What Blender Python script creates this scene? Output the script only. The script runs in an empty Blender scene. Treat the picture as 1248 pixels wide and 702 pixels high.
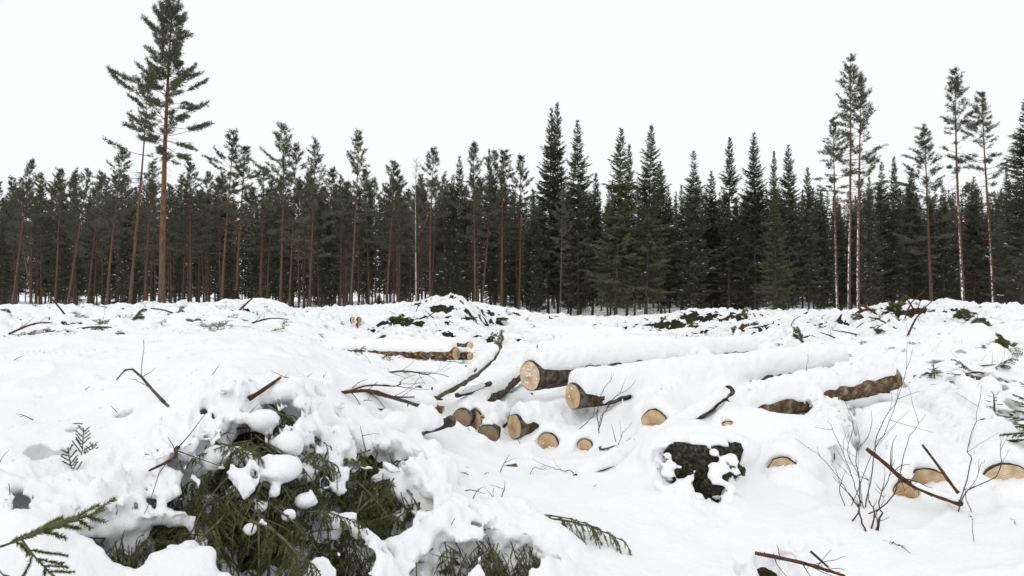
import bpy, math
import numpy as np
from mathutils import Vector, Matrix, Quaternion

# ------------------------------------------------------------------ camera, sky, sun, exposure
SC = bpy.context.scene
COL = SC.collection
FX, CX, CY = 850.0, 624.0, 351.0          # focal length and centre in photo pixels (1248 x 702)
CAM_Z, PITCH = 2.0, math.atan(11.0 / 850.0)
cam = bpy.data.objects.new('camera', bpy.data.cameras.new('camera'))
COL.objects.link(cam)
cam.location = (0, 0, CAM_Z)
cam.rotation_euler = (math.pi / 2 + PITCH, 0, 0)
cam.data.sensor_width = 36.0
cam.data.lens = FX / 1248.0 * 36.0
cam.data.clip_start = 0.05
cam.data.clip_end = 2000
SC.camera = cam

SUN_EL, SUN_AZ = math.radians(38), math.radians(205)
world = bpy.data.worlds.new('World'); SC.world = world; world.use_nodes = True
wn = world.node_tree.nodes; wl = world.node_tree.links
bg = wn['Background']
sky = wn.new('ShaderNodeTexSky'); sky.sky_type = 'NISHITA'; sky.sun_disc = False
sky.sun_elevation = SUN_EL; sky.sun_rotation = SUN_AZ; sky.dust_density = 4.0
sat = wn.new('ShaderNodeHueSaturation'); sat.inputs['Saturation'].default_value = 0.25
mixw = wn.new('ShaderNodeMix'); mixw.data_type = 'RGBA'
mixw.inputs[0].default_value = 0.94        # a closed cloud deck over the clear sky
mixw.inputs[7].default_value = (9.55, 9.68, 9.85, 1)
wl.new(sky.outputs[0], sat.inputs['Color']); wl.new(sat.outputs[0], mixw.inputs[6])
wl.new(mixw.outputs[2], bg.inputs['Color'])
bg.inputs['Strength'].default_value = 0.1
sun = bpy.data.objects.new('sun', bpy.data.lights.new('sun', 'SUN')); COL.objects.link(sun)
sun.data.energy = 0.5; sun.data.angle = math.radians(35); sun.data.color = (1.0, 0.97, 0.93)
sdir = Vector((math.sin(SUN_AZ) * math.cos(SUN_EL), math.cos(SUN_AZ) * math.cos(SUN_EL), math.sin(SUN_EL)))
sun.rotation_euler = sdir.to_track_quat('Z', 'Y').to_euler()
SC.view_settings.view_transform = 'Standard'; SC.view_settings.look = 'None'
SC.view_settings.gamma = 1.0; SC.view_settings.use_curve_mapping = False
SC.view_settings.exposure = 0.08
SC.cycles.max_bounces = 8; SC.cycles.diffuse_bounces = 4

RNG = np.random.default_rng(11)
_c, _s = math.cos(PITCH), math.sin(PITCH)

def ray(px, py):
    a, b = (px - CX) / FX, (CY - py) / FX
    return np.array([a, _c - b * _s, _s + b * _c])      # world direction
def P(px, py, d):
    r = ray(px, py); r = r / r[1] * d
    return np.array([r[0], d, CAM_Z + r[2]])

# ------------------------------------------------------------------ numeric helpers
def h2(ix, iy, seed):
    n = (ix.astype(np.int64) * 374761393 + iy.astype(np.int64) * 668265263 + seed * 1442695041) & 0xFFFFFFFF
    n = ((n ^ (n >> 13)) * 1274126177) & 0xFFFFFFFF
    n = (n ^ (n >> 16)) & 0xFFFFFF
    return n / float(0xFFFFFF)
def vnoise(x, y, seed=0):
    ix, iy = np.floor(x), np.floor(y); fx, fy = x - ix, y - iy
    fx = fx * fx * (3 - 2 * fx); fy = fy * fy * (3 - 2 * fy)
    ix = ix.astype(np.int64); iy = iy.astype(np.int64)
    a = h2(ix, iy, seed); b = h2(ix + 1, iy, seed); c = h2(ix, iy + 1, seed); d = h2(ix + 1, iy + 1, seed)
    return (a + (b - a) * fx) * (1 - fy) + (c + (d - c) * fx) * fy
def fbm(x, y, seed=0, octs=4):
    t, a, s = 0, 0.5, 0
    for o in range(octs):
        t = t + a * vnoise(x * 2 ** o + 17.3 * o, y * 2 ** o - 9.1 * o, seed + o); s += a; a *= 0.5
    return t / s
def caps(x, y, cell, seed, fill=0.85):
    """pillows: the highest of many round caps, 0..1"""
    gx, gy = np.floor(x / cell).astype(np.int64), np.floor(y / cell).astype(np.int64)
    out = np.zeros_like(x)
    for dx in (-1, 0, 1):
        for dy in (-1, 0, 1):
            cx, cy = gx + dx, gy + dy
            px = (cx + h2(cx, cy, seed)) * cell; py = (cy + h2(cx, cy, seed + 7)) * cell
            R = cell * fill * (0.45 + 0.75 * h2(cx, cy, seed + 13))
            amp = 0.5 + 0.5 * h2(cx, cy, seed + 29)
            q = 1 - ((x - px) ** 2 + (y - py) ** 2) / (R * R)
            out = np.maximum(out, amp * np.sqrt(np.maximum(q, 0)))
    return out
_LAT = np.random.default_rng(99).random((32, 32, 32)).astype(np.float32)
def vn3(x, y, z):
    x, y, z = np.broadcast_arrays(x, y, z); x = x.astype(np.float32); y = y.astype(np.float32); z = z.astype(np.float32)
    i, j, k = np.floor(x).astype(np.int32), np.floor(y).astype(np.int32), np.floor(z).astype(np.int32)
    fx, fy, fz = x - i, y - j, z - k
    fx = fx * fx * (3 - 2 * fx); fy = fy * fy * (3 - 2 * fy); fz = fz * fz * (3 - 2 * fz)
    i0, j0, k0 = i & 31, j & 31, k & 31; i1, j1, k1 = (i + 1) & 31, (j + 1) & 31, (k + 1) & 31
    a = _LAT[i0, j0, k0] * (1 - fx) + _LAT[i1, j0, k0] * fx; b = _LAT[i0, j1, k0] * (1 - fx) + _LAT[i1, j1, k0] * fx
    c = _LAT[i0, j0, k1] * (1 - fx) + _LAT[i1, j0, k1] * fx; d = _LAT[i0, j1, k1] * (1 - fx) + _LAT[i1, j1, k1] * fx
    return (a * (1 - fy) + b * fy) * (1 - fz) + (c * (1 - fy) + d * fy) * fz
def sstep(a, b, x):
    t = np.clip((x - a) / (b - a), 0, 1); return t * t * (3 - 2 * t)

def make_mesh(name, V, F):
    """V (n,3); F list of (m,k) index arrays"""
    me = bpy.data.meshes.new(name)
    V = np.asarray(V, dtype=np.float32)
    F = [np.asarray(f, dtype=np.int32) for f in F if len(f)]
    nl = sum(f.size for f in F); npoly = sum(len(f) for f in F)
    me.vertices.add(len(V)); me.vertices.foreach_set('co', V.ravel())
    me.loops.add(nl); me.polygons.add(npoly)
    me.loops.foreach_set('vertex_index', np.concatenate([f.ravel() for f in F]))
    tot = np.concatenate([np.full(len(f), f.shape[1], dtype=np.int32) for f in F])
    start = np.concatenate([[0], np.cumsum(tot)[:-1]]).astype(np.int32)
    me.polygons.foreach_set('loop_start', start)
    me.update(calc_edges=True)
    return me

class MB:
    def __init__(self): self.V = []; self.F = []; self.n = 0
    def add(self, V, *F):
        V = np.asarray(V, float).reshape(-1, 3)
        for f in F: self.F.append(np.asarray(f) + self.n)
        self.V.append(V); self.n += len(V)
    def tube(self, pts, rad, segs=6, cap=True, rough=0.0, rng=None):
        pts = np.asarray(pts, float); n = len(pts); rad = np.broadcast_to(np.asarray(rad, float), (n,))
        t = np.gradient(pts, axis=0); t /= np.linalg.norm(t, axis=1)[:, None] + 1e-9
        ref = np.array([0, 0, 1.0]) if abs(t[0][2]) < 0.9 else np.array([1.0, 0, 0])
        a = np.cross(t, ref); a /= np.linalg.norm(a, axis=1)[:, None] + 1e-9
        b = np.cross(t, a)
        ang = np.linspace(0, 2 * np.pi, segs, endpoint=False)
        r = np.repeat(rad[:, None], segs, 1)
        if rough and rng is not None: r = r * (1 + rough * rng.normal(size=r.shape).clip(-2, 2))
        V = pts[:, None, :] + r[:, :, None] * (np.cos(ang)[None, :, None] * a[:, None, :] + np.sin(ang)[None, :, None] * b[:, None, :])
        i = np.arange(n - 1)[:, None] * segs; j = np.arange(segs)[None, :]; k = (j + 1) % segs
        Q = np.stack([i + j, i + k, i + segs + k, i + segs + j], -1).reshape(-1, 4)
        Fs = [Q]
        if cap and segs >= 3:
            Fs.append(np.arange(segs)[::-1][None, :]); Fs.append(((n - 1) * segs + np.arange(segs))[None, :])
        self.add(V, *Fs)
    def needles(self, Pn, D, L, W, rng):
        """thin triangles at Pn along D"""
        Pn = np.asarray(Pn, float); D = np.asarray(D, float)
        D = D / (np.linalg.norm(D, axis=1)[:, None] + 1e-9)
        w = np.cross(D, rng.normal(size=D.shape)); w /= np.linalg.norm(w, axis=1)[:, None] + 1e-9
        L = np.broadcast_to(L, (len(Pn),))[:, None]; W = np.broadcast_to(W, (len(Pn),))[:, None]
        V = np.stack([Pn - w * W, Pn + w * W, Pn + D * L + w * W * 0.15], 1).reshape(-1, 3)
        self.add(V, np.arange(len(V)).reshape(-1, 3))
    def mesh(self, name, smooth=True):
        me = make_mesh(name, np.concatenate(self.V), self.F)
        me.polygons.foreach_set('use_smooth', np.full(len(me.polygons), smooth)); me.update()
        return me
    def build(self, name, mat, parent=None, smooth=True):
        return obj(name, self.mesh(name, smooth), mat, parent)

def obj(name, me, mat=None, parent=None):
    if mat is not None and len(me.materials) == 0: me.materials.append(mat)
    o = bpy.data.objects.new(name, me); COL.objects.link(o)
    if parent is not None: o.parent = parent
    return o
def empty(name, loc=(0, 0, 0)):
    o = bpy.data.objects.new(name, None); COL.objects.link(o); o.location = loc; o.empty_display_size = 0.1
    return o
def tag(o, label=None, cat=None, group=None, kind=None):
    if label: o['label'] = label
    if cat: o['category'] = cat
    if group: o['group'] = group
    if kind: o['kind'] = kind
    return o

# ------------------------------------------------------------------ materials
def mat(name, build):
    m = bpy.data.materials.new(name); m.use_nodes = True
    nt = m.node_tree; b = nt.nodes['Principled BSDF']
    build(nt.nodes, nt.links, b); return m
def ramp(n, stops):
    r = n.new('ShaderNodeValToRGB'); e = r.color_ramp.elements
    while len(e) < len(stops): e.new(0.5)
    for el, (p, c) in zip(e, stops): el.position = p; el.color = (*c, 1)
    return r
def noisy(c1, c2, scale=8, rough=0.8, bump=0.0, bscale=40, detail=6, c3=None, coord='Object', vary=0.0, zscale=1.0):
    def f(n, l, b):
        tc = n.new('ShaderNodeTexCoord'); src = tc.outputs[coord]
        if zscale != 1.0:
            mp = n.new('ShaderNodeMapping'); mp.inputs['Scale'].default_value = (1, 1, zscale)
            l.new(src, mp.inputs[0]); src = mp.outputs[0]
        t = n.new('ShaderNodeTexNoise'); t.inputs['Scale'].default_value = scale; t.inputs['Detail'].default_value = detail
        l.new(src, t.inputs['Vector'])
        st = [(0.32, c1), (0.68, c2)] if c3 is None else [(0.3, c1), (0.5, c2), (0.68, c3)]
        r = ramp(n, st); l.new(t.outputs['Fac'], r.inputs[0]); out = r.outputs[0]
        if vary:
            oi = n.new('ShaderNodeObjectInfo'); hs = n.new('ShaderNodeHueSaturation')
            mr = n.new('ShaderNodeMapRange'); mr.inputs[3].default_value = 1 - vary; mr.inputs[4].default_value = 1 + vary
            l.new(oi.outputs['Random'], mr.inputs[0]); l.new(mr.outputs[0], hs.inputs['Value'])
            l.new(out, hs.inputs['Color']); out = hs.outputs[0]
        l.new(out, b.inputs['Base Color']); b.inputs['Roughness'].default_value = rough
        b.inputs['Specular IOR Level'].default_value = 0.2
        if bump:
            t2 = n.new('ShaderNodeTexNoise'); t2.inputs['Scale'].default_value = bscale; t2.inputs['Detail'].default_value = 5
            l.new(src, t2.inputs['Vector'])
            bp = n.new('ShaderNodeBump'); bp.inputs['Strength'].default_value = bump; bp.inputs['Distance'].default_value = 0.02
            l.new(t2.outputs['Fac'], bp.inputs['Height']); l.new(bp.outputs[0], b.inputs['Normal'])
    return f
def snow_nodes(n, l, b):
    tc = n.new('ShaderNodeTexCoord')
    b.inputs['Base Color'].default_value = (0.90, 0.905, 0.915, 1); b.inputs['Roughness'].default_value = 0.65
    b.inputs['Specular IOR Level'].default_value = 0.12
    t1 = n.new('ShaderNodeTexNoise'); t1.inputs['Scale'].default_value = 14; t1.inputs['Detail'].default_value = 8; t1.inputs['Roughness'].default_value = 0.62
    l.new(tc.outputs['Object'], t1.inputs['Vector'])
    t2 = n.new('ShaderNodeTexNoise'); t2.inputs['Scale'].default_value = 130; t2.inputs['Detail'].default_value = 3
    l.new(tc.outputs['Object'], t2.inputs['Vector'])
    ad = n.new('ShaderNodeMath'); ad.operation = 'MULTIPLY_ADD'; ad.inputs[1].default_value = 0.16
    l.new(t2.outputs['Fac'], ad.inputs[0]); l.new(t1.outputs['Fac'], ad.inputs[2])
    bp = n.new('ShaderNodeBump'); bp.inputs['Strength'].default_value = 0.5; bp.inputs['Distance'].default_value = 0.04
    l.new(ad.outputs[0], bp.inputs['Height']); l.new(bp.outputs[0], b.inputs['Normal'])
def rings(n, l, b):
    tc = n.new('ShaderNodeTexCoord')
    w = n.new('ShaderNodeTexNoise'); w.inputs['Scale'].default_value = 14
    l.new(tc.outputs['Object'], w.inputs['Vector'])
    ln = n.new('ShaderNodeVectorMath'); ln.operation = 'LENGTH'; l.new(tc.outputs['Object'], ln.inputs[0])
    ma = n.new('ShaderNodeMath'); ma.operation = 'MULTIPLY_ADD'; ma.inputs[1].default_value = 0.012; l.new(w.outputs['Fac'], ma.inputs[0]); l.new(ln.outputs['Value'], ma.inputs[2])
    m2 = n.new('ShaderNodeMath'); m2.operation = 'MULTIPLY'; m2.inputs[1].default_value = 430; l.new(ma.outputs[0], m2.inputs[0])
    sn = n.new('ShaderNodeMath'); sn.operation = 'SINE'; l.new(m2.outputs[0], sn.inputs[0])
    mr = n.new('ShaderNodeMapRange'); mr.inputs[1].default_value = -1; l.new(sn.outputs[0], mr.inputs[0])
    r0 = ramp(n, [(0.0, (0.57, 0.42, 0.24)), (1.0, (0.74, 0.59, 0.39))]); l.new(mr.outputs[0], r0.inputs[0])
    hw = n.new('ShaderNodeMapRange'); hw.inputs[1].default_value = 0.05; hw.inputs[2].default_value = 0.085; l.new(ma.outputs[0], hw.inputs[0])
    r = n.new('ShaderNodeMix'); r.data_type = 'RGBA'; r.blend_type = 'MIX'; l.new(hw.outputs[0], r.inputs[0])
    hv = n.new('ShaderNodeMix'); hv.data_type = 'RGBA'; hv.blend_type = 'MULTIPLY'; hv.inputs[0].default_value = 1; hv.inputs[7].default_value = (0.86, 0.74, 0.62, 1)
    l.new(r0.outputs[0], hv.inputs[6]); l.new(hv.outputs[2], r.inputs[6]); l.new(r0.outputs[0], r.inputs[7])
    t = n.new('ShaderNodeTexNoise'); t.inputs['Scale'].default_value = 9; t.inputs['Detail'].default_value = 5; l.new(tc.outputs['Object'], t.inputs['Vector'])
    r2 = ramp(n, [(0.3, (0.62, 0.54, 0.46)), (0.6, (1.06, 1.02, 0.96))]); l.new(t.outputs['Fac'], r2.inputs[0])
    mx = n.new('ShaderNodeMix'); mx.data_type = 'RGBA'; mx.blend_type = 'MULTIPLY'; mx.inputs[0].default_value = 1
    l.new(r.outputs[2], mx.inputs[6]); l.new(r2.outputs[0], mx.inputs[7])
    oi = n.new('ShaderNodeObjectInfo'); hs = n.new('ShaderNodeHueSaturation')
    mr2 = n.new('ShaderNodeMapRange'); mr2.inputs[3].default_value = 0.80; mr2.inputs[4].default_value = 1.12; l.new(oi.outputs['Random'], mr2.inputs[0]); l.new(mr2.outputs[0], hs.inputs['Value'])
    mr3 = n.new('ShaderNodeMapRange'); mr3.inputs[3].default_value = 0.95; mr3.inputs[4].default_value = 0.78; l.new(oi.outputs['Random'], mr3.inputs[0]); l.new(mr3.outputs[0], hs.inputs['Saturation'])
    l.new(mx.outputs[2], hs.inputs['Color']); l.new(hs.outputs[0], b.inputs['Base Color']); b.inputs['Roughness'].default_value = 0.75
    b.inputs['Specular IOR Level'].default_value = 0.15
def pine_bark(n, l, b):
    tc = n.new('ShaderNodeTexCoord'); sp = n.new('ShaderNodeSeparateXYZ'); l.new(tc.outputs['Object'], sp.inputs[0])
    mp = n.new('ShaderNodeMapping'); mp.inputs['Scale'].default_value = (1, 1, 0.25); l.new(tc.outputs['Object'], mp.inputs[0])
    t = n.new('ShaderNodeTexNoise'); t.inputs['Scale'].default_value = 9; t.inputs['Detail'].default_value = 6; l.new(mp.outputs[0], t.inputs['Vector'])
    ad = n.new('ShaderNodeMath'); ad.operation = 'MULTIPLY_ADD'; ad.inputs[1].default_value = 5.0; l.new(t.outputs['Fac'], ad.inputs[0]); l.new(sp.outputs['Z'], ad.inputs[2])
    mr = n.new('ShaderNodeMapRange'); mr.inputs[1].default_value = 2.0; mr.inputs[2].default_value = 10.0; l.new(ad.outputs[0], mr.inputs[0])
    r = ramp(n, [(0.0, (0.125, 0.108, 0.096)), (0.35, (0.13, 0.094, 0.074)), (1.0, (0.165, 0.092, 0.058))])
    l.new(mr.outputs[0], r.inputs[0])
    r2 = ramp(n, [(0.3, (0.55, 0.55, 0.55)), (0.7, (1.25, 1.2, 1.15))]); l.new(t.outputs['Fac'], r2.inputs[0])
    mx = n.new('ShaderNodeMix'); mx.data_type = 'RGBA'; mx.blend_type = 'MULTIPLY'; mx.inputs[0].default_value = 1
    l.new(r.outputs[0], mx.inputs[6]); l.new(r2.outputs[0], mx.inputs[7])
    l.new(mx.outputs[2], b.inputs['Base Color']); b.inputs['Roughness'].default_value = 0.9
    b.inputs['Specular IOR Level'].default_value = 0.1

M = {}
M['snow'] = mat('snow', snow_nodes)
M['rings'] = mat('cut_wood', rings)
M['old_wood'] = mat('weathered_cut_wood', noisy((0.20, 0.15, 0.10), (0.33, 0.25, 0.17), 12, 0.85, 0.3, 60))
M['floor'] = mat('needle_litter', noisy((0.008, 0.008, 0.005), (0.026, 0.022, 0.014), 30, 0.95, 1.0, 60, c3=(0.03, 0.034, 0.016)))
M['bark'] = mat('bark', noisy((0.018, 0.015, 0.012), (0.07, 0.054, 0.042), 13, 0.9, 1.0, 45, c3=(0.17, 0.16, 0.125)))
M['flaky_bark'] = mat('flaky_bark', noisy((0.02, 0.015, 0.012), (0.13, 0.075, 0.042), 11, 0.9, 0.9, 45, c3=(0.26, 0.25, 0.17)))
M['bast'] = mat('torn_inner_bark', noisy((0.22, 0.09, 0.03), (0.62, 0.40, 0.16), 40, 0.8, 0.5, 90, c3=(0.72, 0.55, 0.30)))
M['stick'] = mat('dead_stick', noisy((0.035, 0.02, 0.013), (0.11, 0.06, 0.035), 25, 0.8, 0.5, 80))
M['lichen_stick'] = mat('lichen_stick', noisy((0.05, 0.038, 0.025), (0.16, 0.16, 0.09), 22, 0.9, 0.5, 80))
M['twig'] = mat('thin_twig', noisy((0.03, 0.022, 0.02), (0.085, 0.06, 0.048), 30, 0.7))
M['fresh'] = mat('split_wood', noisy((0.45, 0.20, 0.06), (0.68, 0.42, 0.16), 30, 0.7))
M['sprig'] = mat('spruce_sprig', noisy((0.035, 0.048, 0.016), (0.115, 0.125, 0.046), 9, 0.6, vary=0.42, c3=(0.17, 0.165, 0.078)))
M['moss'] = mat('moss', noisy((0.010, 0.009, 0.007), (0.04, 0.036, 0.024), 38, 0.95, 1.0, 70, c3=(0.12, 0.11, 0.08)))
M['pine'] = mat('pine_needles', noisy((0.066, 0.070, 0.046), (0.128, 0.130, 0.088), 0.9, 0.65, vary=0.18))
M['spruce'] = mat('spruce_needles', noisy((0.050, 0.056, 0.037), (0.104, 0.110, 0.07), 0.8, 0.65, vary=0.22))
M['spruce_olive'] = mat('olive_spruce_needles', noisy((0.058, 0.066, 0.034), (0.125, 0.13, 0.072), 0.8, 0.65, vary=0.15))
M['pbark'] = mat('pine_bark', pine_bark)
M['sbark'] = mat('spruce_bark', noisy((0.06, 0.052, 0.046), (0.15, 0.13, 0.11), 9, 0.9, 0.5, 30, zscale=0.3))
M['deadtwig'] = mat('dead_twigs', noisy((0.07, 0.058, 0.048), (0.15, 0.125, 0.10), 3, 0.9))
M['paletwig'] = mat('lichen_twigs', noisy((0.09, 0.09, 0.06), (0.2, 0.19, 0.13), 3, 0.9))
M['birch'] = mat('birch_bark', noisy((0.05, 0.045, 0.04), (0.34, 0.32, 0.29), 6, 0.8, zscale=2.0, c3=(0.48, 0.46, 0.42)))

# ------------------------------------------------------------------ terrain under the snow
CTRL = [
 # px, py, distance: what the snow surface passes through
 (0,702,2.7),(200,702,3.05),(400,702,3.35),(620,702,3.7),(850,702,4.2),(1050,702,4.4),(1248,702,4.3),
 (0,640,3.0),(200,640,3.45),(400,640,3.8),(620,640,4.3),(850,640,4.8),(1050,640,4.9),(1248,640,4.95),
 (0,580,3.5),(150,580,3.7),(300,580,3.7),(430,580,4.2),(600,580,5.3),(720,580,5.6),(850,600,5.15),(960,590,5.7),(1130,610,5.8),(1248,605,5.8),
 (0,500,4.4),(150,490,4.7),(300,480,4.35),(420,505,4.9),(500,525,5.7),(600,548,6.9),(680,556,7.0),(780,540,6.9),(905,540,6.6),(770,499,7.6),(845,480,8.1),(900,474,8.5),(790,530,6.75),
 (1000,550,7.3),(1045,545,7.8),(1085,520,8.4),(950,545,7.0),(1120,540,7.3),(1248,540,7.2),(850,528,5.7),(800,560,5.6),(900,560,5.7),
 (0,430,7.0),(200,420,7.5),(350,422,8.0),(450,448,9.0),(560,462,10.2),(640,480,10.0),(760,470,10.5),(900,470,10.2),(1020,470,10.0),(1130,455,10.2),(1248,480,9.0),
 (0,396,12),(100,400,14),(200,398,14),(300,392,15),(430,411,20),(650,414,28),(740,413,29),(830,419,25.5),(700,426,22.5),(620,424,24),(590,411,31),(870,431,20.5),(430,408,26),(375,407,26),(400,415,23),(320,403,27),(445,403,28),(540,425,17),(490,441,12.8),(430,434,14.5),(650,433,19.5),(800,437,18),(930,437,17),(1050,425,15),(1150,420,14),(1248,430,12.5),
 (0,382,17),(100,380,19),(200,380,20),(300,372,22),(345,376,24),(420,383,36),(430,399,29),(470,382,33),(520,377,31),(575,379,31),(630,385,36),(700,400,38),(770,392,40),(850,382,36),(920,385,38),(1000,388,42),(1060,384,23),(1085,379,21.5),(1130,376,21),(1180,380,20),(1248,389,18),
 (0,377,60),(200,379,60),(400,382,62),(620,388,66),(830,388,66),(1000,386,66),(1248,386,60),
]
_pts = np.array([P(*c) for c in CTRL])
_ext = []
for Yy, z in ((1.2, 0.75), (1.2, 0.45)):
    pass
for u in (-1.15, -0.5, 0.0, 0.5, 1.15):
    _ext.append((u * 1.3, 1.3, 0.75 if u < 0 else 0.35))
    _ext.append((u * 100, 100.0, 0.3)); _ext.append((u * 200, 200.0, 0.8))
for Yy, zl, zr in ((3, 0.9, 0.3), (6, 1.2, 0.5), (12, 1.2, 0.8), (22, 1.2, 0.9), (60, 0.5, 0.3)):
    _ext.append((-1.15 * Yy, Yy, zl)); _ext.append((1.15 * Yy, Yy, zr))
_pts = np.concatenate([_pts, np.array(_ext)])
def _uv(X, Y): return np.stack([X / Y * 1.5, np.log(Y) * 1.0], -1)
_cuv = _uv(_pts[:, 0], _pts[:, 1])
def _kern(r2): return 0.5 * r2 * np.log(r2 + 1e-12)
_A = _kern(((_cuv[:, None] - _cuv[None]) ** 2).sum(-1)) + np.eye(len(_cuv)) * 2e-4
_Pm = np.concatenate([np.ones((len(_cuv), 1)), _cuv], 1)
_S = np.block([[_A, _Pm], [_Pm.T, np.zeros((3, 3))]])
_W = np.linalg.solve(_S, np.concatenate([_pts[:, 2], np.zeros(3)]))
def base_h(X, Y):
    sh = np.shape(X); X = np.ravel(np.asarray(X, float)); Y = np.ravel(np.asarray(Y, float))
    out = np.empty(len(X))
    for i in range(0, len(X), 40000):
        q = _uv(X[i:i + 40000], Y[i:i + 40000])
        r2 = ((q[:, None] - _cuv[None]) ** 2).sum(-1)
        out[i:i + 40000] = _kern(r2) @ _W[:-3] + _W[-3] + q @ _W[-2:]
    return out.reshape(sh)
def G(px, py, near=1.8, far=70):
    """where the line of sight through a photo pixel meets the terrain"""
    r = ray(px, py); r = r / r[1]
    Ys = np.exp(np.linspace(math.log(near), math.log(far), 900))
    dz = CAM_Z + r[2] * Ys - base_h(r[0] * Ys, Ys)
    k = np.argmax(dz < 0) if (dz < 0).any() else len(Ys) - 1
    Y = Ys[k]; return np.array([r[0] * Y, Y, CAM_Z + r[2] * Y])

# ------------------------------------------------------------------ logs: where they lie (shared by log meshes and by the snow over them)
LOGS = []
def log(end, d, axis, length, r, rise=0.0, label='', snow=0.12, near=None, far=0.9, taper=0.9, bark='bark', group=None, in_snow=True, start=0.012, wood='rings', cut=-9, drape=0.0):
    p0 = P(*end, d); a = np.array([axis[0], axis[1], rise], float); a /= np.linalg.norm(a)
    LOGS.append(dict(p0=p0, p1=p0 + a * length, a=a, L=length, r=r, r1=r * taper, label=label, snow=snow, near=near, far=far, bark=bark, group=group, in_snow=in_snow, start=start, wood=wood, cut=cut, drape=drape))
def log2(p0, p1, r, **k):
    p0 = np.array(p0); p1 = np.array(p1); v = p1 - p0; L = np.linalg.norm(v)
    d = dict(p0=p0, p1=p1, a=v / L, L=L, r=r, r1=r * k.pop('taper', 0.92), label='', snow=0.12, near=None, far=0.9, bark='bark', group=None, in_snow=True, start=0.012, wood='rings', cut=-9, drape=0.0)
    d.update(k); LOGS.append(d)

# the pile in the middle
log((646,458), 8.1, (.74,.67), 5.0, .175, .0, 'thickest pine log of the pile with a snow-dusted oval cut end standing highest', snow=.15, drape=.04)
log((698,483), 7.5, (.86,.51), 4.6, .142, .03, 'pine log with narrow oval cut end and lichened bark beside the thickest log', snow=.16, drape=.11)
log((797,514), 6.9, (.42,.9), 3.6, .125, .05, 'log showing one round cut end just in front of the upturned dark stick', snow=.12, near=0.55, cut=-.35)
log((668,541), 7.35, (.5,.87), 3.0, .12, .03, 'small log end with ragged snow-notched edge low in the pile, the larger of two', snow=.10, near=0.6, cut=-.3)
log((713,545), 7.2, (.5,.87), 2.6, .085, .04, 'smallest pale log end low in the pile next to a broken twig', snow=.12, near=0.5, cut=-.4)
log((627,520), 7.5, (.84,.55), 2.2, .135, .0, 'short log with narrow tall cut end and dark bark below the thickest log', snow=.12, drape=.05)
log((594,531), 7.45, (.2,.98), 2.4, .12, .05, 'log with a weathered grey brown end under the bark-torn log', snow=.05, wood='old_wood')
log((563,510), 7.45, (.25,.97), 2.4, .105, .08, 'log with a weathered tan round end touching the bark-torn log', snow=.06, wood='old_wood')
log2(P(578,512,7.62), P(613,508,7.95), .115, label='short crosswise log with bark torn to yellow wood along its top', snow=.07, far=.8, taper=.97)
log((888,524), 6.75, (.3,.95), 2.2, .085, .02, 'log end almost buried, only a thin tan arc showing beside the upturned stick', snow=.12, near=0.5, cut=.6)
log2(P(1086,461,8.7), P(905,503,7.5), .15, label='long lichened log bridging a dark hollow, its flaking underside in view', snow=.17, bark='flaky_bark', far=1.0)
log((955,576), 5.75, (.52,.85), 2.4, .13, .0, 'log with a slanting sliver of cut end in front of the bare sapling', snow=.13, near=0.8, cut=.5)
log((1010,545), 6.6, (.45,.89), 2.0, .12, .0, 'log with dark rough bark end behind the bare sapling', snow=.14, far=.8)
log((1132,594), 6.0, (.38,.92), 3.4, .165, .02, 'log with half-buried pale round end behind the snapped branch', snow=.13, near=0.8, cut=.25)
log((1104,600), 5.85, (.36,.93), 2.6, .095, .02, 'thin log with round cut end touching the snapped branch', snow=.10, near=0.8, cut=-.3)
log((1230,594), 5.9, (.36,.93), 3.6, .205, .02, 'broadest buried log end with cracked tan face at the edge of the pile', snow=.14, near=0.8, cut=.4)
log2(P(1190,590,6.05), P(1150,556,7.2), .09, label='dark barked log lying between the two broad buried log ends', snow=.10, far=.6, cut=1.1)
log2(P(1204,522,7.4), P(1160,486,8.8), .10, label='dark barked log edge slanting out of the smooth snow by the young spruces', snow=.10, far=.6, cut=1.1)
# the low log and the two short ones behind the bent trunk
log2(P(556,431,12.4), P(400,426,14.2), .115, label='low barked log with orange wounds lying across the snow behind the bent trunk', snow=.14, bark='flaky_bark', drape=.05)
log2(P(573,421,14.0), P(520,417,15.5), .075, label='small tan log end behind the bent trunk, the farther of two', snow=.08)
log2(P(573,434,12.3), P(530,432,13.4), .07, label='small tan log end behind the bent trunk, the nearer of two', snow=.10)
log2(P(404,435,8.6), P(380,428,9.3), .05, label='short branch stub with a frayed orange end on the brush heap', snow=.07)
# the stacked pile farther off
GP = 'logs stacked in the far pile'
for q, (x, y, d, r) in enumerate([(430,393.5,26,.13),(438.5,393,26.4,.12),(438,400,26.2,.12),(417,401,25,.135),(404,406,24,.11),(393,399.5,25,.10)]):
    log2(P(x,y-3,d), P(x-118,y-5.5,d+1.6), r, label='snow covered pine log with a pale round end in the far stack', group=GP, snow=.16 if q != 2 else .02, far=.8)
# snowed-over logs lying crosswise in the clearing
GF = 'snowed over logs lying crosswise on the clearing'
for (x0,y0,d0,x1,y1,d1,r) in [(640,409,28,828,414,26,.15),(618,417,25,856,422,23,.15),(655,427,20.5,905,433,19,.15),(760,414,26,832,419,24,.12),(590,405,31,760,406,30,.14),(700,421,22,880,428,21,.14)]:
    log2(P(x0,y0-.5,d0), P(x1,y1-.5,d1), r, label='long log under a smooth roll of snow lying crosswise on the clearing', group=GF, snow=.15, far=.9)

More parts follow.
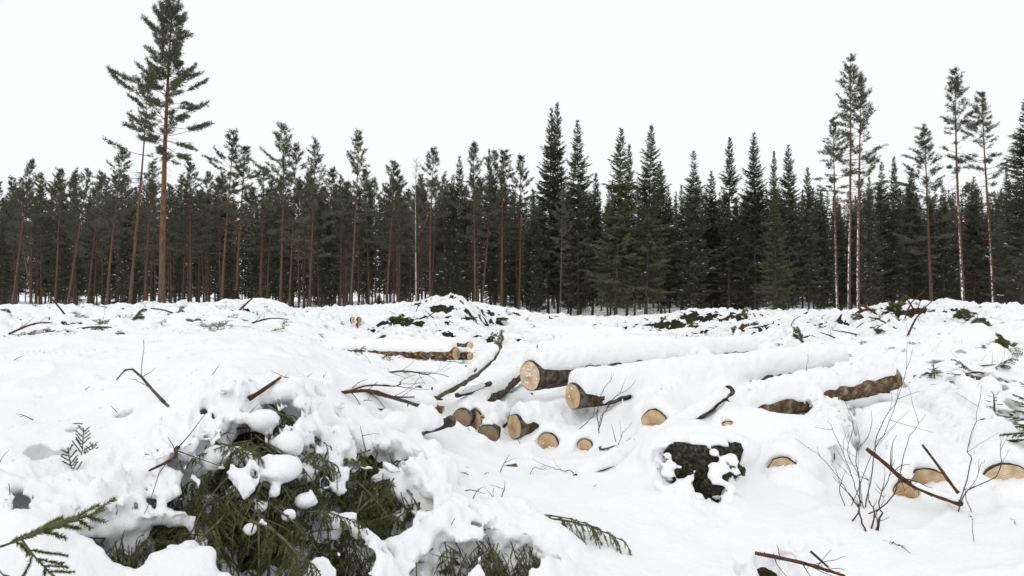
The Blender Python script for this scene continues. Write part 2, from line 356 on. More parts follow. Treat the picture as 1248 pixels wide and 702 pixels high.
# ------------------------------------------------------------------ where the brush pokes through
ROUGH = [ # px, py, d, radius (m), amount of pillowing, gap (m of snow missing between pillows)
 (330,575,3.95,.75,.20,.05),(470,590,4.5,.8,.18,.04),(230,600,3.7,.6,.18,.04),(150,650,3.3,.45,.14,.03),(600,670,4.0,.55,.16,.05),
 (430,670,3.6,.5,.16,.04),(130,480,5.0,.6,.05,.02),(420,480,5.6,.8,.06,.03),(430,440,8.5,1.0,.07,.05),(20,640,3.1,.4,.12,.02),
 (60,410,12,2.6,.25,.09),(150,395,15,3.5,.25,.09),(280,390,17,3.0,.25,.08),(480,400,26,4.0,.32,.10),(570,388,31,4.5,.35,.10),
 (600,410,25,3.5,.2,.08),(840,400,32,5.0,.35,.13),(900,420,24,4.0,.30,.12),(960,400,33,5.0,.25,.10),(1010,420,19,3.0,.22,.08),
 (1090,400,19,3.2,.30,.11),(1160,410,15,3.0,.25,.08),(1200,450,11,2.0,.18,.05),(1240,480,9,1.2,.14,.03),(1110,430,13,1.6,.18,.07),
 (700,395,45,12,.2,.05),(1000,390,50,9,.25,.09),(400,388,45,9,.25,.09),(540,545,6.6,.6,.07,.02),(850,585,5.2,.45,.08,.04),(960,690,4.3,.35,.06,.02),
 (300,650,3.4,.5,.16,.05),
]
HOLES = [ # px, py, radius (m), weight
 (320,520,.20,1),(300,560,.24,1),(345,590,.24,1),(300,620,.26,1),(360,640,.24,1),(330,670,.26,1),(270,585,.16,1),(345,495,.12,1),(255,510,.10,.9),
 (205,612,.15,1),(245,600,.14,1),(215,580,.08,.8),(150,672,.19,1),(185,668,.13,1),(10,640,.11,1),(126,478,.07,1),(137,475,.06,1),(131,482,.05,1),(98,483,.04,.8),(158,488,.03,1),
 (470,560,.19,1),(455,600,.23,1),(470,630,.2,1),(500,575,.12,.9),(418,658,.17,1),(430,690,.17,1),(545,690,.17,1),(600,688,.2,1),(640,690,.16,1),
 (580,655,.1,.9),(415,545,.09,.9),(395,550,.06,.8),
 (950,690,.12,.9),(915,694,.1,.8),(440,425,.14,1),(425,468,.12,.9),(470,478,.12,.9),(395,455,.08,.8),(1238,508,.16,1),(1245,525,.16,1),
 (1140,448,.14,1),(1180,460,.2,1),(1205,465,.2,1),(1150,412,.28,1),(1100,392,.4,1),(1110,388,.4,1),(1075,388,.3,1),(1040,420,.25,1),(1095,430,.15,1),
 (1030,480,.3,1),(1050,475,.32,1),(1075,468,.25,1),(1012,552,.12,1),(1055,545,.12,.9),(1240,630,.05,.8),
 (95,398,.35,1),(120,402,.3,1),(55,412,.4,1),(20,395,.4,1),(150,400,.3,1),(10,415,.3,1),(260,402,.3,1),(290,404,.3,1),(240,398,.25,1),
 (480,400,.5,1),(495,402,.5,1),(470,405,.4,1),(540,383,.5,1),(590,385,.4,1),(585,418,.25,1),(600,422,.2,1),(820,402,.6,1),(835,398,.6,1),(850,395,.6,1),(895,395,.6,1),(915,405,.5,1),
 (890,430,.35,1),(920,438,.3,1),(850,425,.35,1),(985,432,.25,1),(1000,440,.2,1),(950,434,.3,1),
]
HOLES3 = [(1030,488,7.5,.15),(1052,482,7.8,.17),(1074,474,8.15,.17),(1042,500,7.3,.11),(1082,470,8.4,.14),(1000,488,7.35,.08),(672,474,8.2,.12),(1012,556,6.3,.10),(1060,556,6.0,.09)] + [
 (x, y, d, r) for y, xs, d, r in ((553, range(806, 898, 11), 5.36, .075), (564, range(815, 890, 11), 5.33, .085), (576, range(826, 880, 11), 5.29, .085), (588, range(836, 872, 11), 5.24, .07), (603, (828, 860, 872), 5.18, .07), (611, (862, 874), 5.15, .06)) for x in xs]
HOODS = [(300,486,4.2,.10,.7),(345,476,4.3,.11,.7),(320,512,4.0,.09,.75),(352,540,3.85,.08,.75),(345,572,3.65,.10,.7),(300,560,3.75,.07,.7),(285,600,3.6,.045,.8),(318,618,3.5,.035,.8),(352,628,3.5,.04,.8),(305,645,3.4,.04,.8),(372,610,3.65,.06,.7),(262,625,3.55,.06,.8),(335,600,3.55,.03,.8),(460,585,4.3,.05,.8),(485,600,4.25,.05,.8),(404,566,4.12,.07,.7),(262,572,3.85,.07,.7)]
PILES = [ # single big mounds: px, py, distance, radius, squash
 (845,540,5.62,.36,.42),(815,556,5.5,.22,.6),(890,548,5.6,.22,.5),(985,548,6.6,.38,.72),(1092,525,6.8,.36,.75),(920,520,6.9,.34,.5),
 (500,650,4.0,.16,.8),(545,650,4.1,.15,.8),(585,640,4.2,.16,.8),(620,628,4.4,.12,.8),(680,665,4.2,.13,.7),(650,650,4.2,.13,.8),
 (125,606,3.4,.16,.5),(40,628,3.1,.22,.5),(235,694,3.0,.14,.7),
]
_hr = np.random.default_rng(29)
for x0, x1, y0, y1, n_ in ((40, 250, 425, 560, 16), (1090, 1245, 405, 500, 22), (380, 480, 440, 500, 8), (930, 1090, 640, 700, 3)):
    for q in range(n_): HOLES.append((float(_hr.uniform(x0, x1)), float(_hr.uniform(y0, y1)), float(_hr.uniform(.03, .065)) * (1.6 if x0 > 1000 else 1), 1))
_H = [(G(px, py), r, w) for px, py, r, w in HOLES]
_R = [(P(px, py, d)[:2], r, a, g) for px, py, d, r, a, g in ROUGH]

def snow_top(X, Y, near=False):
    b = base_h(X, Y)
    rough = np.zeros_like(X); gap = np.zeros_like(X)
    for c, r, a, g in _R:
        w = np.exp(-((X - c[0]) ** 2 + (Y - c[1]) ** 2) / (r * r))
        rough = np.maximum(rough, a * w); gap = np.maximum(gap, g * sstep(0.15, 0.8, w))
    wx = X + 0.10 * (fbm(X * 3, Y * 3, 5) - .5); wy = Y + 0.10 * (fbm(X * 3, Y * 3, 6) - .5)
    l1 = caps(wx, wy, 0.55, 3); l2 = caps(wx, wy, 0.24, 4); l3 = caps(wx, wy, 0.11, 9)
    lump = 0.55 * l1 + 0.35 * l2 + 0.14 * l3
    blend = sstep(Y_SPLIT - 3, Y_SPLIT - .3, Y)
    z = b + rough * lump * (0.35 + 0.8 * blend) + 0.06 * (fbm(X * 1.2, Y * 1.2, 21) - .5) + 0.022 * (fbm(X * 5, Y * 5, 31) - .5)
    z = z + 0.012 * l1 * blend + 0.010 * l2 * sstep(.45, .7, fbm(X * .9, Y * .9, 88)) 
    # folds where single buried branches lie under the blanket
    ca, sa = math.cos(.6), math.sin(.6)
    r1 = 1 - np.abs(2 * fbm((X * ca + Y * sa) * .55, (Y * ca - X * sa) * 1.5, 61, 3) - 1); r2 = 1 - np.abs(2 * fbm((X * ca - Y * sa) * 1.3, (Y * ca + X * sa) * .6, 66, 3) - 1)
    quiet = np.exp(-(((X - 1.2) / 1.6) ** 2 + ((Y - 4.6) / 1.3) ** 2)) * (Y < 8)
    z = z + (0.075 * r1 ** 7 + 0.065 * r2 ** 8) * (1 - quiet) * (1 + .9 * sstep(9, 25, Y))
    return z, rough, (lump, gap)
Y_SPLIT = 15.4
def snow_h(X, Y, with_logs=True):
    z, rough, (lump, gap) = snow_top(X, Y)
    top0 = z.copy()
    # logs carry their own roll of snow
    if with_logs:
        for L in LOGS:
            if not L['in_snow']: continue
            p0, a = L['p0'], L['a']; ah = a[:2] / (np.linalg.norm(a[:2]) + 1e-9); Lh = L['L'] * np.linalg.norm(a[:2])
            pad = 1.3
            m = (X > min(p0[0], L['p1'][0]) - pad) & (X < max(p0[0], L['p1'][0]) + pad) & (Y > min(p0[1], L['p1'][1]) - pad) & (Y < max(p0[1], L['p1'][1]) + pad)
            if not m.any(): continue
            x, y = X[m], Y[m]
            t = (x - p0[0]) * ah[0] + (y - p0[1]) * ah[1]
            nrm = np.array([ah[1], -ah[0]])
            if nrm[1] > 0: nrm = -nrm          # towards the camera side
            s_ = (x - p0[0]) * nrm[0] + (y - p0[1]) * nrm[1]
            f = np.clip(t / Lh, 0, 1); r = L['r'] * (1 - f) + L['r1'] * f
            zc = p0[2] + a[2] * np.clip(t, 0, Lh) / np.linalg.norm(a[:2])
            jag = 0.35 * (fbm(t * 1.7, s_ * 0 + 3.3, 77) - .5)
            hw = r * ((0.74 if p0[1] < 20 else 1.12) + jag)
            bt = (r + L['snow'] * (0.75 + 0.5 * fbm(t * 2.5, s_ * 4, 55)))
            te = np.minimum(t - L['start'] - 0.03 * vnoise(s_ * 25, t * 0, 12), Lh + 0.05 - t)
            e = np.clip(te / 0.09, 0, 1); endf = np.sqrt(np.maximum(1 - (1 - e) ** 2, 0))
            q = np.maximum(1 - (s_ / hw) ** 2, 0)
            h = np.where((np.abs(s_) < hw) & (te > 0), zc - 0.2 * r + (bt + 0.2 * r) * q ** 0.42 * endf, -9)
            for side, sl in ((1, L['near']), (-1, L['far'])):
                if sl is None: continue
                d_ = s_ * side - hw * 0.45
                hs = zc + bt * (0.80) - sl * np.maximum(d_, 0) * (0.55 + d_ * 1.2) - 0.2 * (1 - endf)
                h = np.where((d_ > 0) & (te > 0), np.maximum(h, hs), h)
            z[m] = np.maximum(z[m], h)
    # bare brush: snow slides off the steep sides of the heaps and hangs in patches
    hole = np.zeros_like(X)
    for c, r, w in _H:
        if c[1] < Y_SPLIT - 1: continue
        d = np.hypot(X - c[0], (Y - c[1]) * 0.7) / (r * 1.3)
        hole = np.maximum(hole, w * np.clip(1.25 - d, 0, 1))
    st = np.hypot(np.gradient(top0, axis=0) / np.gradient(Y, axis=0), np.gradient(top0, axis=1) / np.maximum(np.gradient(X, axis=1), 1e-6))
    m = 0.55 * fbm(X * 2.3, Y * 2.3, 41) + 0.45 * fbm(X * 8, Y * 8, 43, 3) + 0.16 * np.clip(st, 0, 1.2) + 0.30 * hole - 0.30 * (1 - np.clip(gap / .10, 0, 1.15))
    bare = sstep(0.60, 0.66, m) * sstep(Y_SPLIT, Y_SPLIT + 1.0, Y)
    return z - bare * 0.16, bare, rough, top0

# ------------------------------------------------------------------ snow: near part as a solid with overhangs, far part as a sheet
def grid_faces(ny, nu):
    i = np.arange(ny - 1)[:, None] * nu; j = np.arange(nu - 1)[None, :]
    return np.stack([i + j, i + j + 1, i + nu + j + 1, i + nu + j], -1).reshape(-1, 4)
Y_SPLIT = 15.4
def smin(a, b, k):
    h = np.clip(0.5 + 0.5 * (b - a) / k, 0, 1); return b + (a - b) * h - k * h * (1 - h)
def near_snow():
    NU, NV, NZ = 690, 410, 60
    us = np.linspace(-1.0, 1.0, NU); vs = np.linspace(math.log(1.5), math.log(Y_SPLIT + .15), NV); zs = np.linspace(-0.32, 0.94, NZ).astype(np.float32)
    U, Yv = np.meshgrid(us, np.exp(vs)); X = U * Yv
    Hb = base_h(X, Yv); Hs, rough, _ = snow_top(X, Yv, near=True)
    F = (zs[None, None, :] - (Hs - Hb)[:, :, None]).astype(np.float32)
    def block(cx, cy, R):
        """index box around points"""
        x0, x1 = np.min(cx) - R, np.max(cx) + R; y0, y1 = max(np.min(cy) - R, 1.5), np.max(cy) + R
        i0, i1 = np.searchsorted(vs, [math.log(y0), math.log(max(y1, 1.51))]); c = [x0 / y0, x0 / y1, x1 / y0, x1 / y1]
        j0, j1 = np.searchsorted(us, [min(c), max(c)])
        if i1 - i0 < 2 or j1 - j0 < 2: return None
        sl = (slice(i0, i1), slice(j0, j1)); x = X[sl][:, :, None]; y = Yv[sl][:, :, None]
        z = Hb[sl][:, :, None] + zs[None, None, :]
        return sl, x, y, z
    for L in LOGS:
        if not L['in_snow'] or L['p0'][1] > Y_SPLIT: continue
        p0, p1, a = L['p0'], L['p1'], L['a']; T = L['snow']
        bl = block(np.array([p0[0], p1[0]]), np.array([p0[1], p1[1]]), .55)
        if bl is None: continue
        sl, x, y, z = bl; ah = a[:2] / np.linalg.norm(a[:2]); Lh = L['L'] * np.linalg.norm(a[:2]); nrm = np.array([ah[1], -ah[0]])
        if nrm[1] > 0: nrm = -nrm
        t = (x - p0[0]) * ah[0] + (y - p0[1]) * ah[1]; s_ = (x - p0[0]) * nrm[0] + (y - p0[1]) * nrm[1]
        f = np.clip(t / Lh, 0, 1); r = L['r'] * (1 - f) + L['r1'] * f; w = z - (p0[2] + (p1[2] - p0[2]) * f)
        n1 = fbm(t * 2.2, s_ * 2.2 + p0[0], 55) - .5; n2 = vn3(x * 13, y * 13, z * 13) - .5; n3 = vn3(x * 31, y * 31, z * 31) - .5
        Tt = T * (1 + .9 * n1)
        te = np.maximum(np.maximum(L['start'] + .065 + .05 * n1 - t, t - Lh), 0)
        def roll(so, wo, aa, bb, lo=1.0): return (np.sqrt(((s_ - so) / aa) ** 2 + ((w - wo) / np.where(w > wo, bb, bb * lo)) ** 2 + (te / .06) ** 2) - 1) * np.minimum(aa, bb * lo)
        g = roll(-.10 * r, r * .60, r * .93 + Tt * .12 + L['drape'] * .35, r * .35 + Tt, np.clip((r * .34 + .025 + .12 * n1 + L['drape'] * np.clip(t / .35, .3, 1)) / (r * .35 + Tt), .12, 1.1))
        g = g + .022 * n2 + .018 * n3 + .05 * n1
        if L['far'] is not None:
            te2 = np.maximum(.45 - t, 0); aa, bb = r * .9 + Tt * .45, r * .75 + Tt * .3
            g = smin(g, (np.sqrt(((s_ + 1.55 * r) / aa) ** 2 + ((w + .1 * r) / bb) ** 2 + (te2 / .25) ** 2 + (np.maximum(t - Lh, 0) / .1) ** 2) - 1) * np.minimum(aa, bb), .06)
        if L['near'] is not None: g = smin(g, roll(.75 * r, -.1 * r, r * .8 + Tt * .5, r * .55 + Tt * .4), .12)
        k = .035 if L['near'] is None else .16
        F[sl] = smin(F[sl], np.broadcast_to(g, F[sl].shape).astype(np.float32), k)
    # pillows on the brush and clods on the slope
    rng = np.random.default_rng(71)
    def ball(c, r, sq, k):
        bl = block(np.array([c[0]]), np.array([c[1]]), r * 1.6 + .05)
        if bl is None: return
        sl, x, y, z = bl
        nz = .22 * (vnoise(x * 9 + c[0], y * 9 + z * 5, 3) - .5)
        g = (np.sqrt((x - c[0]) ** 2 + (y - c[1]) ** 2 + ((z - c[2]) / sq) ** 2) - r * (1 + nz)) * sq
        F[sl] = smin(F[sl], g.astype(np.float32), k)
    for c, r, am, gp in _R:
        if c[1] > Y_SPLIT: continue
        n = int(70 * (r * r) * (am / .18) * (5.0 / max(c[1], 3)))
        for q in range(n):
            p = c + rng.normal(0, r * .6, 2)
            if p[1] < 2 or p[1] > Y_SPLIT - .3: continue
            wt = math.exp(-((p[0] - c[0]) ** 2 + (p[1] - c[1]) ** 2) / (r * r))
            rr = rng.uniform(.05, .17) * (0.6 + am * 2.2) * (.45 + .55 * wt)
            if wt < .3: continue
            h = base_h(p[:1], p[1:])[0]
            ball((p[0], p[1], h + rng.uniform(-.2, .9) * rr), rr, rng.uniform(.6, .95), .05)
    for (px, py, d, rx, rz_) in PILES:
        c = P(px, py, d); ball(c, rx, rz_, .10)
    # hollows
    # crumbly relief where brush holds the snow
    for c, r, am, gp in _R:
        if c[1] > 7: continue
        bl = block(np.array([c[0]]), np.array([c[1]]), r * 1.3)
        if bl is None: continue
        sl, x, y, z = bl; wgt = np.exp(-((x - c[0]) ** 2 + (y - c[1]) ** 2) / (r * r * .7)) * am / .2
        F[sl] += (wgt * (.055 * (vn3(x * 8, y * 8, z * 8) - .5) + .05 * (vn3(x * 19 + 5, y * 19, z * 19) - .5) + .028 * (vn3(x * 37 + 5, y * 37, z * 37 + 2) - .5))).astype(np.float32)
    for c, r, w in _H + [(P(a_, b_, d_), r_, 1) for a_, b_, d_, r_ in HOLES3]:
        if c[1] > Y_SPLIT - .5: continue
        v = np.array([0, 0, CAM_Z]) - c; v /= np.linalg.norm(v)
        cc = c + v * r * (.35 if r < .2 else .15) + np.array([0, 0, -.25 * r])
        bl = block(np.array([cc[0]]), np.array([cc[1]]), r * 1.7 + .12)
        if bl is None: continue
        sl, x, y, z = bl
        nz = (vn3(x * 5.5, y * 5.5, z * 5.5) - .5) * 1.5 + (vn3(x * 13, y * 13, z * 13) - .5) * 1.1 + (vn3(x * 29, y * 29, z * 29) - .5) * .45
        g = np.sqrt((x - cc[0]) ** 2 + ((y - cc[1]) / 1.15) ** 2 + (z - cc[2]) ** 2) - r * (1.12 + .62 * nz) * (.75 + .25 * w)
        F[sl] = -smin(-F[sl], g.astype(np.float32), .025)
    for (px, py, d, rx, rz_) in HOODS: ball(P(px, py, d), rx, rz_, .04)
    for q in range(70):                          # snow caught on the ledges of the stump's face
        px, py = rng.uniform(800, 898), rng.uniform(550, 622)
        if (abs(px - 850) < 38 * (1 - (py - 548) / 62) - 3 or (py > 596 and abs(px - 868) < 12)) and q % 7: continue
        ball(P(px, py, 5.21 - (py - 550) * .0028), rng.uniform(.015, .045), .7, .025)
    # keep the log ends and undersides clear of drifted snow
    for L in LOGS:
        if L['p0'][1] > Y_SPLIT: continue
        p0, a = L['p0'], L['a']; c = p0 - a * .10
        bl = block(np.array([c[0]]), np.array([c[1]]), L['r'] + .25)
        if bl is None: continue
        sl, x, y, z = bl
        dx, dy, dz = x - p0[0], y - p0[1], z - p0[2]; t = dx * a[0] + dy * a[1] + dz * a[2]
        rad = np.sqrt(np.maximum(dx * dx + dy * dy + dz * dz - t * t, 0))
        low = np.clip((-dz) / L['r'], 0, 1.2) if L['near'] is not None else 0
        g = np.maximum(rad - L['r'] * (1.06 - .35 * low) - .02 * (vnoise(x * 18, y * 18 + z * 9, 5) - .3), np.maximum(t - .03, -t - .16 - rad * .3))
        F[sl] = -smin(-F[sl], g.astype(np.float32), .02)
        if L['cut'] > -5:                       # snow drifted up against the lower part of the end
            top = p0[2] + L['cut'] * L['r'] + .04 * (vn3(x * 9, y * 9, z * 0 + 3) - .5) + dx * .25 * np.sign(L['cut']) * (L['cut'] > .1)
            rh = np.sqrt(dx * dx + dy * dy); g = np.maximum(z - top + .9 * np.maximum(rh - L['r'] * .95, 0), rh - L['r'] * 2.6)
            g = np.maximum(g, t - .0)
            F[sl] = smin(F[sl], g.astype(np.float32), .03)
    # ---- surface nets
    sg = F < 0
    c = np.zeros((NV - 1, NU - 1, NZ - 1), np.uint8)
    for di in (0, 1):
        for dj in (0, 1):
            for dk in (0, 1): c += sg[di:NV - 1 + di, dj:NU - 1 + dj, dk:NZ - 1 + dk]
    act = (c > 0) & (c < 8); I, J, K = np.nonzero(act); n = len(I)
    idx = np.full(act.shape, -1, np.int32); idx[act] = np.arange(n, dtype=np.int32)
    acc = np.zeros((n, 3)); cnt = np.zeros(n)
    for ax in range(3):
        for o1 in (0, 1):
            for o2 in (0, 1):
                o = [0, 0, 0]; oo = [q for q in range(3) if q != ax]; o[oo[0]] = o1; o[oo[1]] = o2
                e = list(o); e[ax] = 1
                f0 = F[I + o[0], J + o[1], K + o[2]]; f1 = F[I + e[0], J + e[1], K + e[2]]
                m = (f0 < 0) != (f1 < 0); tt = np.where(m, f0 / np.where(m, f0 - f1, 1), 0)
                pos = np.array(o, float)[None] + 0; pos = np.repeat(pos, n, 0); pos[:, ax] += tt
                acc += pos * m[:, None]; cnt += m
    acc /= np.maximum(cnt, 1)[:, None]
    gi, gj, gk = I + acc[:, 0], J + acc[:, 1], K + acc[:, 2]
    Yp = np.exp(vs[0] + gi * (vs[1] - vs[0])); Xp = (us[0] + gj * (us[1] - us[0])) * Yp
    fi, fj = gi - I, gj - J
    hb = (Hb[I, J] * (1 - fi) + Hb[I + 1, J] * fi) * (1 - fj) + (Hb[I, J + 1] * (1 - fi) + Hb[I + 1, J + 1] * fi) * fj
    Zp = hb + zs[0] + gk * (zs[1] - zs[0])
    V = np.stack([Xp, Yp, Zp], -1)
    Q = []
    for ax in range(3):
        b1, b2 = [q for q in range(3) if q != ax]
        lo = [slice(1, -1)] * 3; lo[ax] = slice(0, -1); hi = list(lo); hi[ax] = slice(1, None)
        A_, B_ = sg[tuple(lo)], sg[tuple(hi)]
        w = np.nonzero(A_ != B_); base = [w[0] + (ax != 0), w[1] + (ax != 1), w[2] + (ax != 2)]
        def cell(d1, d2):
            q = [base[0].copy(), base[1].copy(), base[2].copy()]; q[b1] = q[b1] - d1; q[b2] = q[b2] - d2
            return idx[q[0], q[1], q[2]]
        quad = np.stack([cell(1, 1), cell(0, 1), cell(0, 0), cell(1, 0)], -1)
        inside_low = A_[w]
        flip = inside_low if ax != 1 else ~inside_low
        quad[flip] = quad[flip][:, ::-1]
        Q.append(quad)
    Q = np.concatenate(Q)
    # relax a little so that no grid steps show
    s_, m_ = np.zeros_like(V), np.zeros(n)
    for e in range(4):
        np.add.at(s_, Q[:, e], V[Q[:, (e + 1) % 4]]); np.add.at(m_, Q[:, e], 1)
    V = V * .55 + .45 * s_ / np.maximum(m_, 1)[:, None]
    return V, Q
SNOWV, SNOWQ = near_snow()
me = make_mesh('snow_cover', SNOWV, [SNOWQ])
me.polygons.foreach_set('use_smooth', np.ones(len(me.polygons), bool))
tag(obj('snow_cover', me, M['snow']), 'deep soft snow blanket over the near brush and log pile', 'snow', kind='structure')
NU, NY = 580, 440
us = np.linspace(-1.0, 1.0, NU)
ys = np.exp(np.concatenate([np.linspace(math.log(Y_SPLIT), math.log(33.0), 340, endpoint=False), np.linspace(math.log(33.0), math.log(72.0), NY - 340)]))
U, Yg = np.meshgrid(us, ys); Xg = U * Yg
Z, HOLE, RGH, TOP0 = snow_h(Xg, Yg)
hu = np.gradient(Z, us, axis=1); hy = np.gradient(Z, ys, axis=0)
gx = hu / Yg; gy = hy - hu * U / Yg
gm = np.sqrt(gx * gx + gy * gy)
k = -(0.02 + 0.06 * np.clip(RGH, 0, .3)) / (0.6 + gm) * sstep(Y_SPLIT, Y_SPLIT + 1, Yg)
V = np.stack([Xg + k * gx, Yg + k * gy, Z], -1).reshape(-1, 3)
me = make_mesh('snow_field', V, [grid_faces(NY, NU)])
me.polygons.foreach_set('use_smooth', np.ones(len(me.polygons), bool))
tag(obj('snow_field', me, M['snow']), 'uneven snow of the clearing reaching to the forest edge', 'snow', kind='structure')
# litter
yl = np.exp(np.linspace(math.log(1.45), math.log(Y_SPLIT + .6), 220)); ul = np.linspace(-1.03, 1.03, 260)
Ul, Yl = np.meshgrid(ul, yl); Xl = Ul * Yl
Zl = base_h(Xl, Yl) - 0.085 - 0.12 * (fbm(Xl * 5, Yl * 5, 91) - .2) * np.clip(6 / Yl, .5, 1)
for c_, r_, d_ in ((G(325, 590), .55, .24), (G(465, 590), .32, .18), (G(595, 690), .3, .15)):
    Zl = Zl - d_ * np.exp(-((Xl - c_[0]) ** 2 + (Yl - c_[1]) ** 2) / r_ ** 2)
me = make_mesh('forest_floor', np.stack([Xl, Yl, Zl], -1).reshape(-1, 3), [grid_faces(220, 260)])
tag(obj('forest_floor', me, M['floor']), 'dark needle litter under the near snow and brush', 'ground', kind='structure')
Zf = TOP0 - 0.055 - 0.05 * (fbm(Xg * 9, Yg * 9, 92, 3) - .3)
G2 = np.stack([Xg, Yg, Zf - .012], -1)[::2, ::2]
me = make_mesh('brush_ground', G2.reshape(-1, 3), [grid_faces(G2.shape[0], G2.shape[1])])
tag(obj('brush_ground', me, M['floor']), 'dark matted brush under the snow of the clearing', 'ground', kind='structure')
# the wide ground beyond: under the wood and all round
xs = np.linspace(-450, 450, 181); yy = np.concatenate([np.linspace(-300, 60, 40), np.linspace(66, 260, 120), np.linspace(270, 700, 30)])
Xw, Yw = np.meshgrid(xs, yy)
zb = base_h(np.clip(Xw / np.maximum(Yw, 1), -1.1, 1.1) * np.clip(Yw, 60, 200), np.clip(Yw, 60, 200))
inside = (np.abs(Xw) < 1.0 * np.maximum(Yw, 0) + 6) & (Yw < 64) & (Yw > -6)
Zw = np.where(Yw >= 66, zb - 0.06 + 0.5 * (fbm(Xw * .12, Yw * .12, 71) - .5) * sstep(70, 90, Yw), np.where(inside, -1.2, -0.1))
me = make_mesh('snow_ground', np.stack([Xw, Yw, Zw], -1).reshape(-1, 3), [grid_faces(len(yy), len(xs))])
me.polygons.foreach_set('use_smooth', np.ones(len(me.polygons), bool))
tag(obj('snow_ground', me, M['snow']), 'level snow under the trees of the surrounding forest', 'snow', kind='structure')
def ground_z(x, y):
    y2 = min(max(y, 1.6), 200)
    return float(base_h(np.array([x * y2 / y]), np.array([y2]))[0])

# ------------------------------------------------------------------ trees
def curve_pts(p, d, L, n, up=0.0, rng=None, wob=0.0):
    """a limb starting at p along d, bending by up (z per unit length)"""
    d = np.array(d, float); d /= np.linalg.norm(d); pts = [np.array(p, float)]; st = L / (n - 1)
    for i in range(n - 1):
        d = d + np.array([0, 0, up * st / max(L, 1e-6)])
        if wob: d = d + rng.normal(0, wob, 3)
        d /= np.linalg.norm(d); pts.append(pts[-1] + d * st)
    return np.array(pts)

def trunk_pts(H, rng, bend=0.15):
    zs = np.linspace(-0.4, H, 14); f = zs / H
    ax, ay = rng.normal(0, bend, 2); ph = rng.uniform(0, 6, 2)
    return np.stack([ax * np.sin(f * 3 + ph[0]) - ax * np.sin(ph[0]), ay * np.sin(f * 3 + ph[1]) - ay * np.sin(ph[1]), zs], -1)

def pine_proto(seed, H, rb, crown0, Lmax, dens=1.0, dead=45, sparse=0.2, side=None, tuft=1.0, step=1.0):
    rng = np.random.default_rng(seed)
    tp = trunk_pts(H, rng); f = np.clip(tp[:, 2] / H, 0, 1)
    tr = rb * (1.0 - 0.93 * f ** 1.15) + rb * 0.35 * np.exp(-np.clip(tp[:, 2], 0, None) * 2.2)
    T = MB(); T.tube(tp, tr, 9, True, 0.03, rng)
    at = lambda z: np.array([np.interp(z, tp[:, 2], tp[:, i]) for i in range(3)])
    B = MB(); C = MB(); NP, ND = [], []
    z = crown0 * H; phase = rng.uniform(0, 6.28); az0 = rng.uniform(0, 6.28) if side is None else side
    while z < H - 0.25:
        t = (z - crown0 * H) / (H * (1 - crown0))
        prof = (0.62 + 0.38 * sstep(0, .25, np.array(t))) * (1 - t) ** 0.8 + 0.06
        nb = rng.integers(3, 6)
        phase += rng.uniform(.4, 1.2)
        for b in range(nb):
            if rng.random() < sparse * (1.6 - 1.2 * t): continue
            az = phase + b * 6.283 / nb + rng.normal(0, .25)
            L = Lmax * prof * rng.uniform(.4, 1.35) * (1 + 0.25 * math.cos(az - az0))
            el = math.radians(-8 + 58 * t + rng.normal(0, 11))
            d = (math.cos(az) * math.cos(el), math.sin(az) * math.cos(el), math.sin(el))
            pts = curve_pts(at(z + rng.uniform(-.2, .2)), d, L, 6, 0.15 + 0.4 * rng.random(), rng, 0.07)
            B.tube(pts, np.linspace(0.035 * (0.4 + 0.6 * (1 - t)), 0.008, 6), 3, False)
            nt = max(4, int(L * 6.5 * dens))
            s0 = 0.34 if t > 0.4 else 0.48
            for q in range(nt):
                s = s0 + (1 - s0) * (q + rng.random()) / nt
                pos = np.array([np.interp(s * 5, range(6), pts[:, i]) for i in range(3)])
                tl = (0.16 + 0.42 * (1 - s) * L / 1.6) * rng.uniform(.6, 1.3)
                sd = np.array([-math.sin(az), math.cos(az), 0]) * rng.choice([-1, 1])
                td = np.array(d) * rng.uniform(.5, 1.1) + sd * rng.uniform(.2, 1.0) + np.array([0, 0, rng.uniform(.0, .6)])
                td /= np.linalg.norm(td)
                if q == nt - 1: pos = pts[-1]; td = pts[-1] - pts[-2]; td /= np.linalg.norm(td)
                ntf = 2 if tl < .3 else 3
                for w in range(ntf):
                    c = pos + td * tl * (w + .6) / ntf + rng.normal(0, .04, 3)
                    m = 8
                    NP.append(np.repeat(c[None], m, 0) + rng.normal(0, .05, (m, 3)))
                    ND.append(td[None] * 0.7 + rng.normal(0, .62, (m, 3)) + np.array([0, 0, .2]))
        z += rng.uniform(.32, .54) * (0.6 + 0.75 * (1 - t)) * step
    # leader
    NP.append(at(H)[None] + np.array([[0, 0, -.1 * i] for i in range(12)])); ND.append(np.array([0, 0, .9]) + rng.normal(0, .5, (12, 3)))
    NP = np.concatenate(NP); ND = np.concatenate(ND)
    C.needles(NP, ND, rng.uniform(.13, .27, len(NP)) * tuft, rng.uniform(.013, .028, len(NP)) * tuft, rng)
    for q in range(dead):
        z = H * rng.uniform(.10, crown0 + .08); az = rng.uniform(0, 6.28); L = rng.uniform(.3, 1.1) * (0.5 + z / H)
        el = rng.uniform(-.5, .15)
        pts = curve_pts(at(z), (math.cos(az), math.sin(az), el), L, 4, rng.uniform(-.5, .3), rng, .12)
        B.tube(pts, np.linspace(.017, .005, 4), 3, False)
        for w in range(3):
            p = pts[1 + w % 3]; B.tube(curve_pts(p, rng.normal(0, 1, 3), L * .4, 3, 0), [.008, .006, .004], 3, False)
    return dict(trunk=T.mesh('trunk'), limbs=B.mesh('limbs'), crown=C.mesh('crown', False), H=H, tp=tp, tr=tr, mats=('pbark', 'deadtwig', 'pine'))

